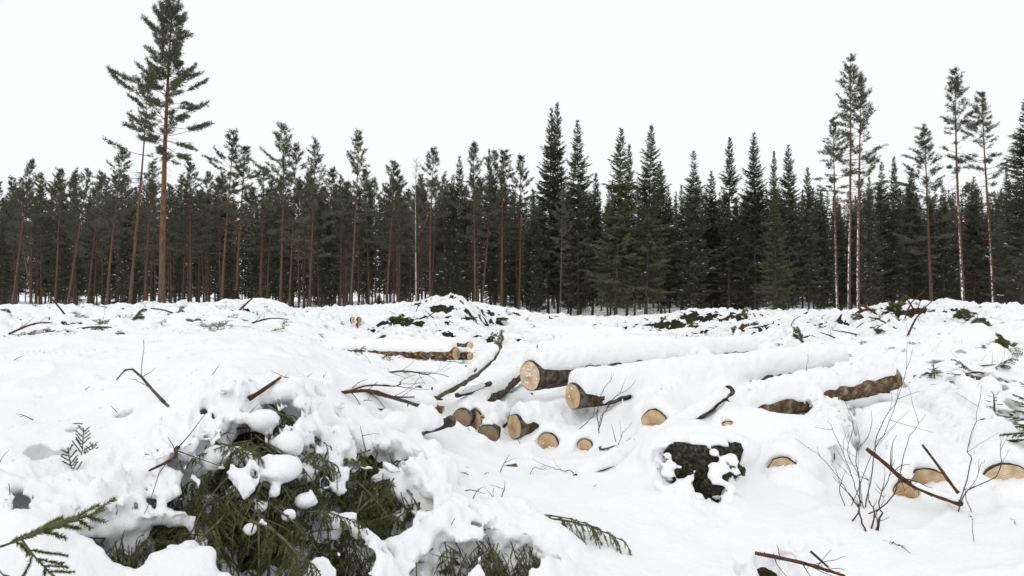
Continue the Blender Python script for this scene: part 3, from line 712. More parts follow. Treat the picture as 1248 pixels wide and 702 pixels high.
def spruce_proto(seed, H, rb, crown0, Lmax, olive=False, dead=40, dens=1.0, snowy=0.0, droop=1.0, twin=False):
    rng = np.random.default_rng(seed)
    tp = trunk_pts(H, rng, .06); f = np.clip(tp[:, 2] / H, 0, 1)
    tr = rb * (1.0 - 0.95 * f) + rb * 0.4 * np.exp(-np.clip(tp[:, 2], 0, None) * 2.0)
    T = MB(); T.tube(tp, tr, 9, True, 0.03, rng)
    at = lambda z: np.array([np.interp(z, tp[:, 2], tp[:, i]) for i in range(3)])
    B = MB(); C = MB(); S = MB(); NP, ND, NL, NW = [], [], [], []
    SP = []
    z = crown0 * H; phase = 0
    ragged = rng.uniform(.62, 1.3, 40)
    while z < H - .12:
        t = (z - crown0 * H) / (H * (1 - crown0))
        prof = ((1 - t) ** 0.82) * (0.55 + .45 * sstep(0, .22, np.array(t)))
        nb = 6 if t < .85 else 5
        phase += rng.uniform(.3, .9)
        for b in range(nb):
            if rng.random() < 0.12: continue
            az = phase + b * 6.283 / nb + rng.normal(0, .2)
            L = (Lmax * prof * rng.uniform(.62, 1.12) * ragged[int(t * 39)] + .14)
            el = math.radians((-24 + 62 * t ** 1.3) * droop + rng.normal(0, 7))
            d = np.array((math.cos(az) * math.cos(el), math.sin(az) * math.cos(el), math.sin(el)))
            pts = curve_pts(at(z + rng.uniform(-.1, .1)), d, L, 6, 0.28 + .35 * (1 - t), rng, .04)
            B.tube(pts, np.linspace(.028 * (1 - .7 * t), .005, 6), 3, False)
            sd = np.array([-math.sin(az), math.cos(az), 0])
            n = max(4, int(L * (7.5 + 4.5 * t) * dens))
            s = (0.10 + .9 * (np.arange(n) + rng.random(n)) / n) if t > .25 else (0.28 + .72 * (np.arange(n) + rng.random(n)) / n)
            pos = np.stack([np.interp(s * 5, range(6), pts[:, i]) for i in range(3)], -1)
            for sgn in (-1, 1):
                tl = (.10 + .42 * (1 - s * .75) * min(L, 1.9) / 1.3) * rng.uniform(.6, 1.2, n)
                dirs = d[None] * rng.uniform(.55, .95, (n, 1)) + sgn * sd[None] * rng.uniform(.5, 1.0, (n, 1)) + np.array([0, 0, -1]) * rng.uniform(.05, .5, (n, 1))
                for fr in (0., .45):
                    NP.append(pos + dirs * (tl * fr)[:, None]); ND.append(dirs + rng.normal(0, .22, (n, 3))); NL.append(tl * (.75 if fr else .8)); NW.append(tl * .08 + .017)
            # twigs hanging under the branch and short ones on it
            NP.append(pos); ND.append(np.array([0, 0, -1.0]) + d[None] * .5 + rng.normal(0, .3, (n, 3))); NL.append(rng.uniform(.12, .38, n) * (1.2 - .7 * t)); NW.append(np.full(n, .02))
            NP.append(pos); ND.append(d[None] + rng.normal(0, .35, (n, 3)) + [0, 0, .25]); NL.append(rng.uniform(.1, .26, n)); NW.append(np.full(n, .02))
            if snowy and rng.random() < snowy and t < .9 and L > .4:
                a0 = rng.uniform(.3, .8); a1 = a0 + rng.uniform(.08, .22)
                ss = np.linspace(a0, a1, 5); sp = np.stack([np.interp(ss * 5, range(6), pts[:, i]) for i in range(3)], -1)
                w = np.array([.02, .09, .11, .09, .02]) * rng.uniform(.3, 1.1)
                Vv = []
                for i in range(5):
                    for o, h in ((-1, .0), (-.5, .055), (.5, .055), (1, .0)): Vv.append(sp[i] + sd * w[i] * o + np.array([0, 0, h + .03]))
                fi = np.arange(4)[:, None] * 4; fj = np.arange(3)[None]
                S.add(Vv, np.stack([fi + fj, fi + fj + 1, fi + fj + 5, fi + fj + 4], -1).reshape(-1, 4))
        z += rng.uniform(.22, .38) * (1.3 - .55 * t)
    NP.append(at(H)[None] + np.array([[0, 0, -.07 * i] for i in range(14)])); ND.append(np.array([0, 0, .7]) + rng.normal(0, .45, (14, 3))); NL.append(np.full(14, .22)); NW.append(np.full(14, .025))
    NP = np.concatenate(NP); ND = np.concatenate(ND); NL = np.concatenate(NL); NW = np.concatenate(NW)
    C.needles(NP, ND, NL, NW, rng)
    for q in range(dead):
        z = H * rng.uniform(.04, crown0 + .18); az = rng.uniform(0, 6.28); L = rng.uniform(.5, 1.0) * Lmax * .75
        pts = curve_pts(at(z), (math.cos(az), math.sin(az), rng.uniform(-.5, .0)), L, 5, rng.uniform(-.3, .5), rng, .1)
        B.tube(pts, np.linspace(.016, .005, 5), 3, False)
        for w in range(6):
            p = pts[1 + w % 4]; B.tube(curve_pts(p, (math.cos(az) + rng.normal(0, .8), math.sin(az) + rng.normal(0, .8), rng.normal(-.3, .4)), L * .35, 3, 0), [.008, .006, .004], 3, False)
    out = dict(trunk=T.mesh('trunk'), limbs=B.mesh('limbs'), crown=C.mesh('crown', False), H=H, tp=tp, tr=tr, mats=('sbark', 'paletwig' if olive else 'deadtwig', 'spruce_olive' if olive else 'spruce'))
    if S.n: out['snow'] = S.mesh('snow_load')
    return out

def finish(p):
    for k_, m_ in zip(('trunk', 'limbs', 'crown'), p['mats']): p[k_].materials.append(M[m_])
    if 'snow' in p: p['snow'].materials.append(M['snow'])
    return p
PINES = [finish(pine_proto(100 + i, 20.0, rb, c0, lm, 1.0, dd, sp)) for i, (rb, c0, lm, dd, sp) in enumerate([(.15, .45, 3.3, 70, .25), (.135, .50, 2.9, 80, .28), (.16, .40, 3.5, 70, .28), (.125, .52, 2.7, 90, .25), (.14, .34, 3.1, 80, .32), (.13, .42, 3.7, 80, .40), (.15, .55, 2.9, 90, .36)])]
BIGPINE = finish(pine_proto(201, 26.5, .28, .48, 4.5, 1.2, 90, .22, side=math.pi * .9, tuft=1.1, step=.72))
THINPINE = finish(pine_proto(202, 17.5, .13, .55, 2.7, .75, 80, .52, side=math.pi))
TALLPINES = [finish(pine_proto(210 + i, 22.0, .16, c0, lm, .9, 70, .25)) for i, (c0, lm) in enumerate([(.60, 2.3), (.50, 2.9), (.56, 2.6)])]
SPRUCES = [finish(spruce_proto(300 + i, 20.0, .16, c0, lm, ol, dd, 1.0, sn, dr)) for i, (c0, lm, ol, dd, sn, dr) in enumerate([(.10, 3.2, False, 80, .0, 1.0), (.12, 2.7, False, 70, .05, 1.25), (.09, 3.5, True, 120, .0, 1.0), (.12, 2.4, False, 60, .16, 1.4), (.09, 3.0, False, 80, .30, .85), (.10, 3.2, True, 120, .02, 1.1)])]

def put_tree(proto, name, x, y, H, rz, lean=(0, 0), wide=1.0, crust=False):
    s = H / proto['H']
    t = empty(name, (x, y, ground_z(x, y) - 0.05))
    t.scale = (s * wide, s * wide, s)
    lv = Vector((lean[0], lean[1], 1)).normalized()
    t.rotation_mode = 'QUATERNION'
    t.rotation_quaternion = Vector((0, 0, 1)).rotation_difference(lv) @ Quaternion((0, 0, 1), rz)
    for k_, nm in (('trunk', 'trunk'), ('limbs', 'limbs'), ('crown', 'crown'), ('snow', 'snow_load')):
        if k_ in proto:
            o = obj(nm, proto[k_], None, t)
            if k_ != 'trunk': o['kind'] = 'stuff'
    if crust:                                    # snow plastered by wind on one side of the stem
        rng = np.random.default_rng(int(x * 100) + 5000); C = MB(); tp, tr = proto['tp'], proto['tr']
        zs = np.arange(.1, proto['H'] * .5, .12); Vv = []
        for z in zs:
            c = np.array([np.interp(z, tp[:, 2], tp[:, i]) for i in range(3)]); r = np.interp(z, tp[:, 2], tr) + .022
            w = (0.15 + 0.75 * vnoise(np.array(z * 3.), np.array(x), 3)) * (1 - .6 * z / zs[-1])
            a0 = math.radians(215) - rz
            for o in (-1, -.4, .4, 1):
                rr = r - (.03 if abs(o) == 1 else 0)
                Vv.append(c + np.array([math.cos(a0 + o * w) * rr, math.sin(a0 + o * w) * rr, 0]))
        fi = np.arange(len(zs) - 1)[:, None] * 4; fj = np.arange(3)[None]
        F = np.stack([fi + fj, fi + fj + 1, fi + fj + 5, fi + fj + 4], -1).reshape(-1, 4)
        keep = rng.random(len(F)) < np.repeat(np.linspace(.62, .12, len(zs) - 1), 3)
        C.add(Vv, F[keep]); C.build('snow_crust', M['snow'], t)['kind'] = 'stuff'
    return t

def edge_tree(kind, proto, bpx, tpx, tpy, d, label, group=None, wide=1.0, crust=False, rz=None):
    b = P(bpx, 370, d); top = P(tpx, tpy, d)
    gz = ground_z(b[0], d); H = top[2] - gz
    lean = ((top[0] - b[0]) / H, 0)
    o = put_tree(proto, kind, b[0], d, H * math.sqrt(1 + lean[0] ** 2), RNG.uniform(0, 6.28) if rz is None else rz, lean, wide, crust)
    tag(o, label, 'tree', group)
    return o
GE, GS = 'pines along the forest edge', 'spruces along the forest edge'
LE = 'slender Scots pine with bare reddish trunk standing in the forest edge row'
LS = 'dark narrow spruce with foliage to the ground in the forest edge row'
edge_tree('pine_tree', BIGPINE, 197, 214, -8, 55, 'tallest Scots pine with thick bare trunk, its crown far above all neighbours', rz=0.0)
edge_tree('pine_tree', THINPINE, 158, 173, 98, 58, 'thin leaning pine with one-sided sparse crown touching the tallest pine', rz=0.0)
for i, (b, t, ty, d, w) in enumerate([(14,42,195,66,1.0),(40,18,216,70,1.0),(67,76,206,68,1.1),(82,104,205,66,1.1),(106,124,216,72,1.1),(130,146,180,62,1.25),(176,186,196,70,1.2),(232,232,198,72,1.2),
        (270,279,158,62,1.15),(288,297,178,68,1.1),(318,312,203,72,1.2),(341,346,151,63,1.05),(352,359,176,66,1.0),(376,386,170,64,1.1),(395,402,205,74,1.1),(427,433,160,62,1.05),(450,446,206,74,1.1),
        (471,474,196,68,1.15),(486,484,208,73,1.1),(525,528,181,65,.95),(543,541,212,74,1.1),(579,581,174,66,1.0),(611,618,182,68,1.1),(632,636,190,71,1.0),(586,602,184,70,1.0)]):
    ORD = ['first', 'second', 'third', 'fourth', 'fifth', 'sixth', 'seventh', 'eighth', 'ninth', 'tenth', 'eleventh', 'twelfth', 'thirteenth', 'fourteenth', 'fifteenth', 'sixteenth', 'seventeenth', 'eighteenth']
    lb = (f'{ORD[6 - i]} slender pine from the tallest pine, on the side away from the birch' if i < 7 else
          f'{ORD[i - 7]} slender pine from the tallest pine on the side toward the birch' if i < 19 else
          f'{ORD[{19: 0, 20: 1, 21: 2, 24: 3, 22: 4, 23: 5}[i]]} slender pine past the birch toward the twin-topped spruces')
    edge_tree('pine_tree', PINES[(i * 3) % 7], b, t, ty, d, lb, GE, w * RNG.uniform(.85, 1.2))
edge_tree('pine_tree', PINES[3], 683, 684, 232, 60, 'small pine with reddish stem in front of the tall twin-topped spruce', None, .8)
for i, (pr, b, t, ty, d, w, lb) in enumerate([
        (0,668,671,132,74,.85,'one of two tallest spruces whose tips stand close together'),(1,680,679,124,75,.8,'one of two tallest spruces whose tips stand close together'),
        (0,705,704,146,72,.95,LS),(2,750,757,156,66,1.15,'broad olive green spruce with thin grey lower branches and a bent top'),(3,764,766,176,72,1.0,LS),(5,787,793,153,66,1.1,'olive spruce with pale lichened dead branches on its lower trunk'),
        (0,806,806,196,74,.95,LS),(1,722,726,210,76,1.0,LS),(4,846,845,182,68,1.0,'spruce carrying white snow streaks beside the gap of sky'),(3,832,831,225,72,.9,LS),(0,866,866,208,74,1.0,LS),(1,888,889,166,70,1.0,LS),(0,920,920,161,70,.95,LS),
        (3,943,943,184,69,.9,LS),(0,962,962,176,70,.95,LS),(2,946,944,222,60,1.0,'small olive spruce with bare pale twigs in front of the dark spruces'),(1,986,985,203,70,1.0,LS),(4,1004,1000,232,72,1.0,LS),
        (0,562,560,190,74,.9,LS),(4,548,552,212,68,.95,'dark spruce with snow lines on its lower branches among the pines'),(3,598,597,182,76,.9,LS),(4,657,653,250,72,.9,LS),
        (3,1062,1060,215,66,1.0,LS),(4,1076,1075,196,70,.95,LS),(1,1092,1091,190,70,.9,LS),(0,1112,1110,205,74,1.0,LS),(4,1150,1148,225,72,1.0,LS),(0,1190,1188,215,73,1.0,LS),(3,1236,1226,205,70,1.0,LS),
        (4,1246,1252,118,55,1.25,'tall snow-streaked spruce cut off by the picture edge, beside the two tall pines')]):
    grp = GS
    if 'one of two' in lb: grp = 'twin tipped spruces'
    if lb == LS:
        if b < 640: lb = f'{"dark spruce next to the birch on the far side" if b == 562 else "dark spruce between two slender pines near the twin-topped spruces"}'
        elif b < 670: lb = 'short dark spruce at the foot of the twin-topped spruces'
        elif b < 1020:
            n_ = sum(1 for q in (705, 722, 764, 806, 832, 866, 888, 920, 943, 962, 986, 1004) if q <= b)
            lb = f'{ORD[n_ - 1]} plain dark spruce from the twin-topped pair toward the clump of three pines'
        else:
            n_ = sum(1 for q in (1062, 1076, 1092, 1112, 1150, 1190, 1236) if q <= b)
            lb = f'{ORD[n_ - 1]} dark spruce past the clump of three pines, away from the twin-topped pair'
    edge_tree('spruce_tree', SPRUCES[pr], b, t, ty, d, lb, grp, w)
edge_tree('pine_tree', TALLPINES[0], 1034, 1033, 69, 50, 'tallest of three pines in a tight clump, trunk reddish above', None, .9, True)
edge_tree('pine_tree', TALLPINES[1], 1046, 1044, 92, 50, 'thicker pine of the tight clump of three, branches to one side', None, 1.0, True)
edge_tree('pine_tree', TALLPINES[2], 1021, 1013, 142, 56, 'shortest leaning pine of the tight clump of three', None, .95, True)
edge_tree('pine_tree', PINES[4], 1136, 1124, 154, 62, 'bushy pine between the clump of three and the two tall pines', None, 1.25)
edge_tree('pine_tree', TALLPINES[0], 1175, 1166, 83, 56, 'taller of two slim pines with snow-plastered lower trunks', None, 1.05, True, rz=2.0)
edge_tree('pine_tree', TALLPINES[2], 1211, 1203, 110, 56, 'shorter of two slim pines with snow-plastered lower trunks', None, 1.05, True, rz=4.0)

# the bare birch among the pines
def birch():
    rng = np.random.default_rng(77); T = MB(); H = 17.0
    tp = trunk_pts(H, rng, .3); T.tube(tp, .10 * (1 - .9 * np.clip(tp[:, 2] / H, 0, 1)) + .006, 8)
    B = MB()
    for q in range(70):
        z = H * rng.uniform(.3, .98); az = rng.uniform(0, 6.28); L = (1 - z / H) * 2.4 + .5
        c = np.array([np.interp(z, tp[:, 2], tp[:, i]) for i in range(3)])
        pts = curve_pts(c, (math.cos(az), math.sin(az), 1.3), L, 5, .2, rng, .1); B.tube(pts, np.linspace(.02, .005, 5), 3, False)
        for w in range(5):
            B.tube(curve_pts(pts[1 + w % 4], (math.cos(az) + rng.normal(0, .7), math.sin(az) + rng.normal(0, .7), .6), L * .4, 3, -.2, rng, .1), [.009, .006, .004], 3, False)
    return finish(dict(trunk=T.mesh('trunk'), limbs=B.mesh('limbs'), crown=B.mesh('fine_twigs'), H=H, tp=tp, mats=('birch', 'deadtwig', 'deadtwig')))
BI = birch(); del BI['crown']
edge_tree('birch_tree', BI, 507, 510, 192, 62, 'leafless birch with pale white trunk among the pines')

# trees deeper in the wood
GPI, GSI = 'pines deeper in the wood', 'spruces deeper in the wood'
LPI = 'pine with thin dark trunk deeper in the shaded wood'
LSI = 'dark spruce deeper in the shaded wood'
taken = []
def deep(n, d0, d1, seed):
    rng = np.random.default_rng(seed); k_ = 0; tries = 0
    while k_ < n and tries < 20000:
        tries += 1
        d = rng.uniform(d0, d1); px = rng.uniform(-80, 1330); x = (px - CX) / FX * d
        if any((x - a) ** 2 + (d - b) ** 2 < 1.7 for a, b in taken): continue
        taken.append((x, d))
        spr = rng.random() < (0.30 if px < 620 else 0.80)
        ty = (226 if px < 620 else 238) + rng.uniform(-14, 30)
        H = (362 - ty) / FX * d + 2
        H = min(H, 25)
        if spr:
            o = put_tree(SPRUCES[[0, 1, 3, 4][rng.integers(4)]], 'spruce_tree', x, d, H * rng.uniform(.8, 1.0), rng.uniform(0, 6.28), rng.normal(0, .01, 2), 1.0); tag(o, LSI, 'tree', GSI)
        else:
            o = put_tree(PINES[rng.integers(7)], 'pine_tree', x, d, H, rng.uniform(0, 6.28), rng.normal(0, .015, 2), 1.0); tag(o, LPI, 'tree', GPI)
        k_ += 1
deep(150, 72, 92, 5)
deep(110, 92, 118, 6)

# the wood behind, one dark mass
def far_wood():
    rng = np.random.default_rng(9); src = []
    for p in (SPRUCES[0], SPRUCES[3], SPRUCES[1], PINES[0]):
        n = len(p['crown'].vertices); v = np.empty(n * 3, np.float32); p['crown'].vertices.foreach_get('co', v); v = v.reshape(-1, 3, 3)
        src.append(v[::30])
    C = MB(); T = MB()
    for q in range(700):
        d = rng.uniform(112, 210); x = rng.uniform(-1.0, 1.0) * d
        v = src[rng.integers(4)]; c = v.mean(1, keepdims=True)
        v = (v - c) * np.array([3.6, 3.6, 3.0]) + c; H = rng.uniform(.85, 1.1) * (120 / 850 * d + 2); s = H / 20.0
        a = rng.uniform(0, 6.28); R = np.array([[math.cos(a), -math.sin(a), 0], [math.sin(a), math.cos(a), 0], [0, 0, 1]])
        gz = ground_z(x, d); vv = (v.reshape(-1, 3) @ R.T) * s + np.array([x, d, gz])
        C.add(vv, np.arange(len(vv)).reshape(-1, 3))
        T.tube([[x, d, gz - .4], [x, d, gz + H * .5], [x, d, gz + H]], [.16, .1, .02], 5, False)
    o = C.build('far_wood', M['spruce'], None, False); tag(o, 'dark dense wood closing the view behind the front trees', 'wood', kind='stuff')
    T.build('trunks', M['sbark'], o)['kind'] = 'stuff'
far_wood()

# young undergrowth at the wood's edge
def undergrowth():
    rng = np.random.default_rng(19)
    for q in range(26):
        d = rng.uniform(60, 74); px = rng.choice([rng.uniform(0, 330), rng.uniform(440, 660), rng.uniform(830, 1248)])
        x = (px - CX) / FX * d
        o = put_tree(SPRUCES[rng.integers(4)], 'spruce_sapling', x, d, rng.uniform(1.0, 2.4), rng.uniform(0, 6.28), (0, 0), 2.2)
        tag(o, 'small bushy spruce sapling in the snow at the foot of the forest edge', 'sapling', 'spruce saplings at the forest edge')
undergrowth()

# ------------------------------------------------------------------ logs as objects
def align(o, p, a):
    o.location = Vector(p); o.rotation_mode = 'QUATERNION'; o.rotation_quaternion = Vector((0, 0, 1)).rotation_difference(Vector(a))
def build_log(L, seed):
    rng = np.random.default_rng(seed)
    t = empty('log', tuple(L['p0'])); tag(t, L['label'], 'log', L['group'])
    n = max(8, int(L['L'] / .06)); n = min(n, 70); segs = 20 if L['p0'][1] < 16 else 10
    # bark hull in local z
    zs = np.linspace(0, L['L'], n); ang = np.linspace(0, 2 * np.pi, segs, endpoint=False)
    rr = (L['r'] * (1 - zs / L['L']) + L['r1'] * zs / L['L'])[:, None] * np.ones(segs)
    A, Zz = np.meshgrid(ang, zs)
    rr = rr * (1 + .05 * (fbm(np.cos(A) * 3 + 9, Zz * 3 + np.sin(A) * 3, seed) - .5) * 2 + .045 * (vnoise(A * 5, Zz * 16, seed + 3) - .5) * 2)
    Vv = np.stack([np.cos(A) * rr, np.sin(A) * rr, Zz], -1).reshape(-1, 3)
    i = np.arange(n - 1)[:, None] * segs; j = np.arange(segs)[None]; k_ = (j + 1) % segs
    B = MB(); B.add(Vv, np.stack([i + j, i + k_, i + segs + k_, i + segs + j], -1).reshape(-1, 4))
    for e_, r_ in ((0.0, rr[0]), (L['L'], rr[-1])):       # bark thickness seen end-on
        rim = np.concatenate([np.stack([np.cos(ang) * r_ * f_, np.sin(ang) * r_ * f_, np.full(segs, e_)], -1) for f_ in (1.0, .9)])
        jj = np.arange(segs); B.add(rim, np.stack([jj, (jj + 1) % segs, segs + (jj + 1) % segs, segs + jj], -1))
    b = B.build('bark', M[L['bark']], t); b.rotation_mode = 'QUATERNION'
    q = Vector((0, 0, 1)).rotation_difference(Vector(L['a'])); b.rotation_quaternion = q
    # cut faces with a rim of bark round them
    for zz, ring, sgn in ((0.0, rr[0], -1), (L['L'], rr[-1], 1)):
        c = MB(); th = .94
        ringv = np.stack([np.cos(ang) * ring * th, np.sin(ang) * ring * th, np.full(segs, .006 * sgn)], -1)
        inner = np.stack([np.cos(ang) * ring * .5, np.sin(ang) * ring * .5, np.full(segs, .008 * sgn)], -1)
        skirt = np.stack([np.cos(ang) * ring * .945, np.sin(ang) * ring * .945, np.full(segs, -.004 * sgn)], -1)
        Vc = np.concatenate([skirt, ringv, inner, [[0, 0, .009 * sgn]]])
        jj = np.arange(segs); kk = (jj + 1) % segs
        F1 = np.stack([jj, kk, segs + kk, segs + jj], -1); F2 = F1 + segs
        F3 = np.stack([2 * segs + jj, 2 * segs + kk, np.full(segs, 3 * segs)], -1)
        c.add(Vc, F1, F2, F3)
        f = c.build('cut_face', M[L['wood']], t, False); f.rotation_mode = 'QUATERNION'; f.rotation_quaternion = q
        f.location = Vector(L['a'] * zz)
    return t
LOGOBJ = [build_log(L, 1000 + i) for i, L in enumerate(LOGS)]
for li, cnt in ((0, 16), (1, 3), (3, 3)):
    L = LOGS[li]; rng = np.random.default_rng(70 + li); u_ = np.cross(L['a'], [0, 0, 1]); u_ /= np.linalg.norm(u_); v_ = np.cross(u_, L['a']); D_ = MB()
    for q in range(cnt):
        a_ = rng.uniform(0, 6.28); q_ = L['r'] * .8 * math.sqrt(rng.random()); c_ = u_ * math.cos(a_) * q_ + v_ * math.sin(a_) * q_ - L['a'] * .006; w_ = rng.uniform(.006, .022)
        D_.tube([c_ - u_ * w_, c_ - u_ * w_ * .3 + v_ * .002, c_ + u_ * w_ * .4, c_ + u_ * w_], [w_ * .3, w_ * .7, w_ * .6, w_ * .2], 6)
    D_.build('snow_dusting', M['snow'], LOGOBJ[li])['kind'] = 'stuff'
# torn bark strip of the crosswise log
L9 = LOGS[8]
rng = np.random.default_rng(3); B = MB(); n = 16
for i in range(n):
    f = (i + .5) / n; c = L9['a'] * L9['L'] * f
    side = np.cross(L9['a'], [0, 0, 1]); side /= np.linalg.norm(side)
    if side[1] > 0: side = -side
    for w in range(3):
        a = math.radians(rng.uniform(5, 48)); r = L9['r'] * 1.05
        p = c + (side * math.cos(a) + np.array([0, 0, 1]) * math.sin(a)) * r
        d = L9['a'] * rng.choice([-1, 1]) + rng.normal(0, .25, 3)
        B.tube([p - d * .012, p, p + d * rng.uniform(.015, .04)], [.004, rng.uniform(.008, .014), .003], 4)
B.build('torn_bark', M['bast'], LOGOBJ[8], False)['kind'] = 'stuff'
# orange wounds on the flaky logs
for li, cnt in ((10, 26), (18, 16)):
    L = LOGS[li]; rng = np.random.default_rng(40 + li); B = MB(); side = np.cross(L['a'], [0, 0, 1]); side /= np.linalg.norm(side)
    if side[1] > 0: side = -side
    for i in range(cnt):
        f = rng.uniform(.0, .98) if li == 18 else rng.uniform(0, .6); a = math.radians(rng.uniform(-50, 12)); r = L['r'] * 1.0
        p = L['a'] * L['L'] * f + (side * math.cos(a) + np.array([0, 0, 1]) * math.sin(a)) * r
        d = L['a'] + rng.normal(0, .5, 3); s = rng.uniform(.012, .035)
        B.tube([p - d * s, p, p + d * s], [.003, rng.uniform(.008, .018), .003], 5)
    B.build('bark_wound', M['fresh'] if li == 18 else M['flaky_bark'], LOGOBJ[li], False)
    _w = [c_ for c_ in LOGOBJ[li].children if c_.name.startswith('bark_wound')][0]; _w['kind'] = 'stuff'; _w['label'] = 'orange scrapes where bark came off' if li == 18 else 'loose bark flakes on the underside'

# ------------------------------------------------------------------ sticks, bent trunks and their snow
def spline(ctrl, n):
    c = np.asarray(ctrl, float); t = np.linspace(0, len(c) - 1, n); out = []
    for x in t:
        i = min(int(x), len(c) - 2); f = x - i
        p0 = c[max(i - 1, 0)]; p1 = c[i]; p2 = c[i + 1]; p3 = c[min(i + 2, len(c) - 1)]
        out.append(.5 * (2 * p1 + (p2 - p0) * f + (2 * p0 - 5 * p1 + 4 * p2 - p3) * f * f + (3 * p1 - p0 - 3 * p2 + p3) * f ** 3))
    return np.array(out)
def snow_cap(pts, rad, thick, seed, f0=0.03, f1=.97, width=1.25, low=.55):
    """a roll of snow sitting on a limb"""
    pts = np.asarray(pts); n0 = len(pts); seglen = np.linalg.norm(np.diff(pts, axis=0), axis=1); s = np.concatenate([[0], np.cumsum(seglen)])
    L = s[-1]; n = max(10, min(90, int(L / .02))); ss = np.linspace(L * f0, L * f1, n)
    p = np.stack([np.interp(ss, s, pts[:, i]) for i in range(3)], -1); r = np.interp(ss, s, np.broadcast_to(rad, (n0,)))
    t = np.gradient(p, axis=0); t /= np.linalg.norm(t, axis=1)[:, None]
    sd = np.cross(t, [0, 0, 1]); sd /= np.linalg.norm(sd, axis=1)[:, None] + 1e-9
    e = np.minimum(ss - ss[0], ss[-1] - ss); e = np.sqrt(np.clip(1 - (1 - np.clip(e / (thick * 1.2), 0, 1)) ** 2, 0, 1))
    m = 14; V_ = []
    for i in range(n):
        nz = .35 + 1.3 * float(fbm(np.array(ss[i] * 4.), np.array(seed * 1.7), seed))
        th = thick * nz * e[i]; w = (r[i] * width + thick * .22 * nz) * (0.25 + .75 * e[i])
        for q in range(m):
            a = 2 * math.pi * q / m; x = math.cos(a); z = math.sin(a)
            jit = 1 + .42 * (float(vnoise(np.array(ss[i] * 22. + 3), np.array(q * .9), seed + 5)) - .5)
            zz = (th * z * jit if z > 0 else r[i] * low * z * (0.5 + 1.0 * float(vnoise(np.array(ss[i] * 14.), np.array(q * 1.), seed + 8))) * e[i])
            V_.append(p[i] + sd[i] * x * w * jit + np.array([0, 0, r[i] * .55 + zz]))
    B = MB(); i = np.arange(n - 1)[:, None] * m; j = np.arange(m)[None]; k_ = (j + 1) % m
    B.add(V_, np.stack([i + j, i + k_, i + m + k_, i + m + j], -1).reshape(-1, 4), np.arange(m)[::-1][None], ((n - 1) * m + np.arange(m))[None])
    return B
def limb(name, ctrl, r0, r1, label, cat, mt='bark', cap=0.0, cut=True, seed=0, n=24, group=None, f0=.03, f1=.97, stubs=0, width=1.25, twigs=0):
    rng = np.random.default_rng(900 + seed)
    pts = spline(ctrl, n); rad = np.linspace(r0, r1, n); o0 = pts[0].copy(); loc = pts - o0
    t = empty(name, tuple(o0)); tag(t, label, cat, group)
    B = MB(); B.tube(loc, rad * (1 + .12 * rng.normal(size=n).clip(-1, 1)), 10, True, .05, rng)
    b = B.build('bark', M[mt], t)
    if stubs or twigs:
        S = MB()
        for q in range(stubs):
            i = rng.integers(2, n - 2); d = rng.normal(0, 1, 3); S.tube([loc[i], loc[i] + d / np.linalg.norm(d) * rad[i] * 2.4], [rad[i] * .3, rad[i] * .16], 5)
        for q in range(twigs):
            i = rng.integers(2, n - 2); d = (loc[i] - loc[i - 1]); d = d / np.linalg.norm(d) + rng.normal(0, .7, 3)
            S.tube(curve_pts(loc[i], d, rng.uniform(.1, .3), 5, 0, rng, .15), np.linspace(rad[i] * .3, .0015, 5), 4)
        S.build('twigs', M[mt], t)['kind'] = 'stuff'
    if cut:
        for p, d, r in ((loc[-1], loc[-1] - loc[-2], rad[-1]),):
            d = d / np.linalg.norm(d); c = MB(); c.tube([p - d * .004, p + d * .004, p + d * .006], [r * .96, r * .9, r * .4], 12)
            c.build('cut_face', M['fresh'], t, False)
    if cap: snow_cap(loc, rad, cap, seed, f0, f1, width).build('snow_cap', M['snow'], t)
    return t
limb('bent_trunk', [P(500,500,7.2),P(530,482,7.5),P(566,462,7.9),P(592,442,8.2),P(607,421,8.5)], .058, .062, 'thin bent trunk curving up out of the snow with lichened dark underside', 'trunk', 'lichen_stick', .085, True, 1, 30, stubs=6, f1=.95, width=.85)
limb('fallen_branch', [P(368,455,6.4),P(420,468,6.2),P(470,480,6.0),P(540,500,5.9)], .035, .03, 'long sloping branch under a thick roll of snow reaching toward the log pile', 'branch', 'lichen_stick', .11, True, 2, 30, stubs=14, width=1.5)
limb('cut_branch', [P(430,545,5.0),P(475,532,5.3),P(515,524,5.55),P(551,513,5.8)], .045, .042, 'snow-laden branch with dark cut tip pointing at the weathered log ends', 'branch', 'bark', .13, True, 3, 24, f1=.86, width=1.7)
limb('leaning_stick', [P(556,482,8.0),P(578,476,8.2),P(598,467,8.4)], .03, .028, 'short broken stick with pale tip behind the log pile', 'stick', 'bark', .045, True, 4, 10, f1=.8)
limb('leaning_stick', [P(480,482,7.8),P(498,477,7.9),P(513,473,8.0)], .032, .03, 'short lichened stick with cut end beside the sloping branch', 'stick', 'lichen_stick', .05, True, 5, 10, f1=.7)
limb('upturned_stick', [P(790,540,6.5),P(822,524,6.7),P(858,500,6.95),P(889,476,7.25)], .06, .058, 'dark round-ended stick thrust up out of the snow by a round log end', 'stick', 'bark', .075, False, 6, 20, f1=.95, stubs=5, width=1.0)
limb('fallen_branch', [P(690,588,5.5),P(720,575,5.6),P(745,566,5.75),P(775,545,6.1)], .032, .03, 'curved dark branch half under snow in front of the smallest log end', 'branch', 'bark', .08, False, 7, 18, f0=.1, width=1.5)
limb('snapped_branch', [P(1056,547,5.6),P(1080,566,5.5),P(1106,588,5.45),P(1140,603,5.4),P(1172,614,5.4)], .014, .022, 'snapped branch with reddish split wood and a roll of snow by the log ends', 'branch', 'stick', .045, False, 8, 24, f0=.5, f1=.96, stubs=6, twigs=5)
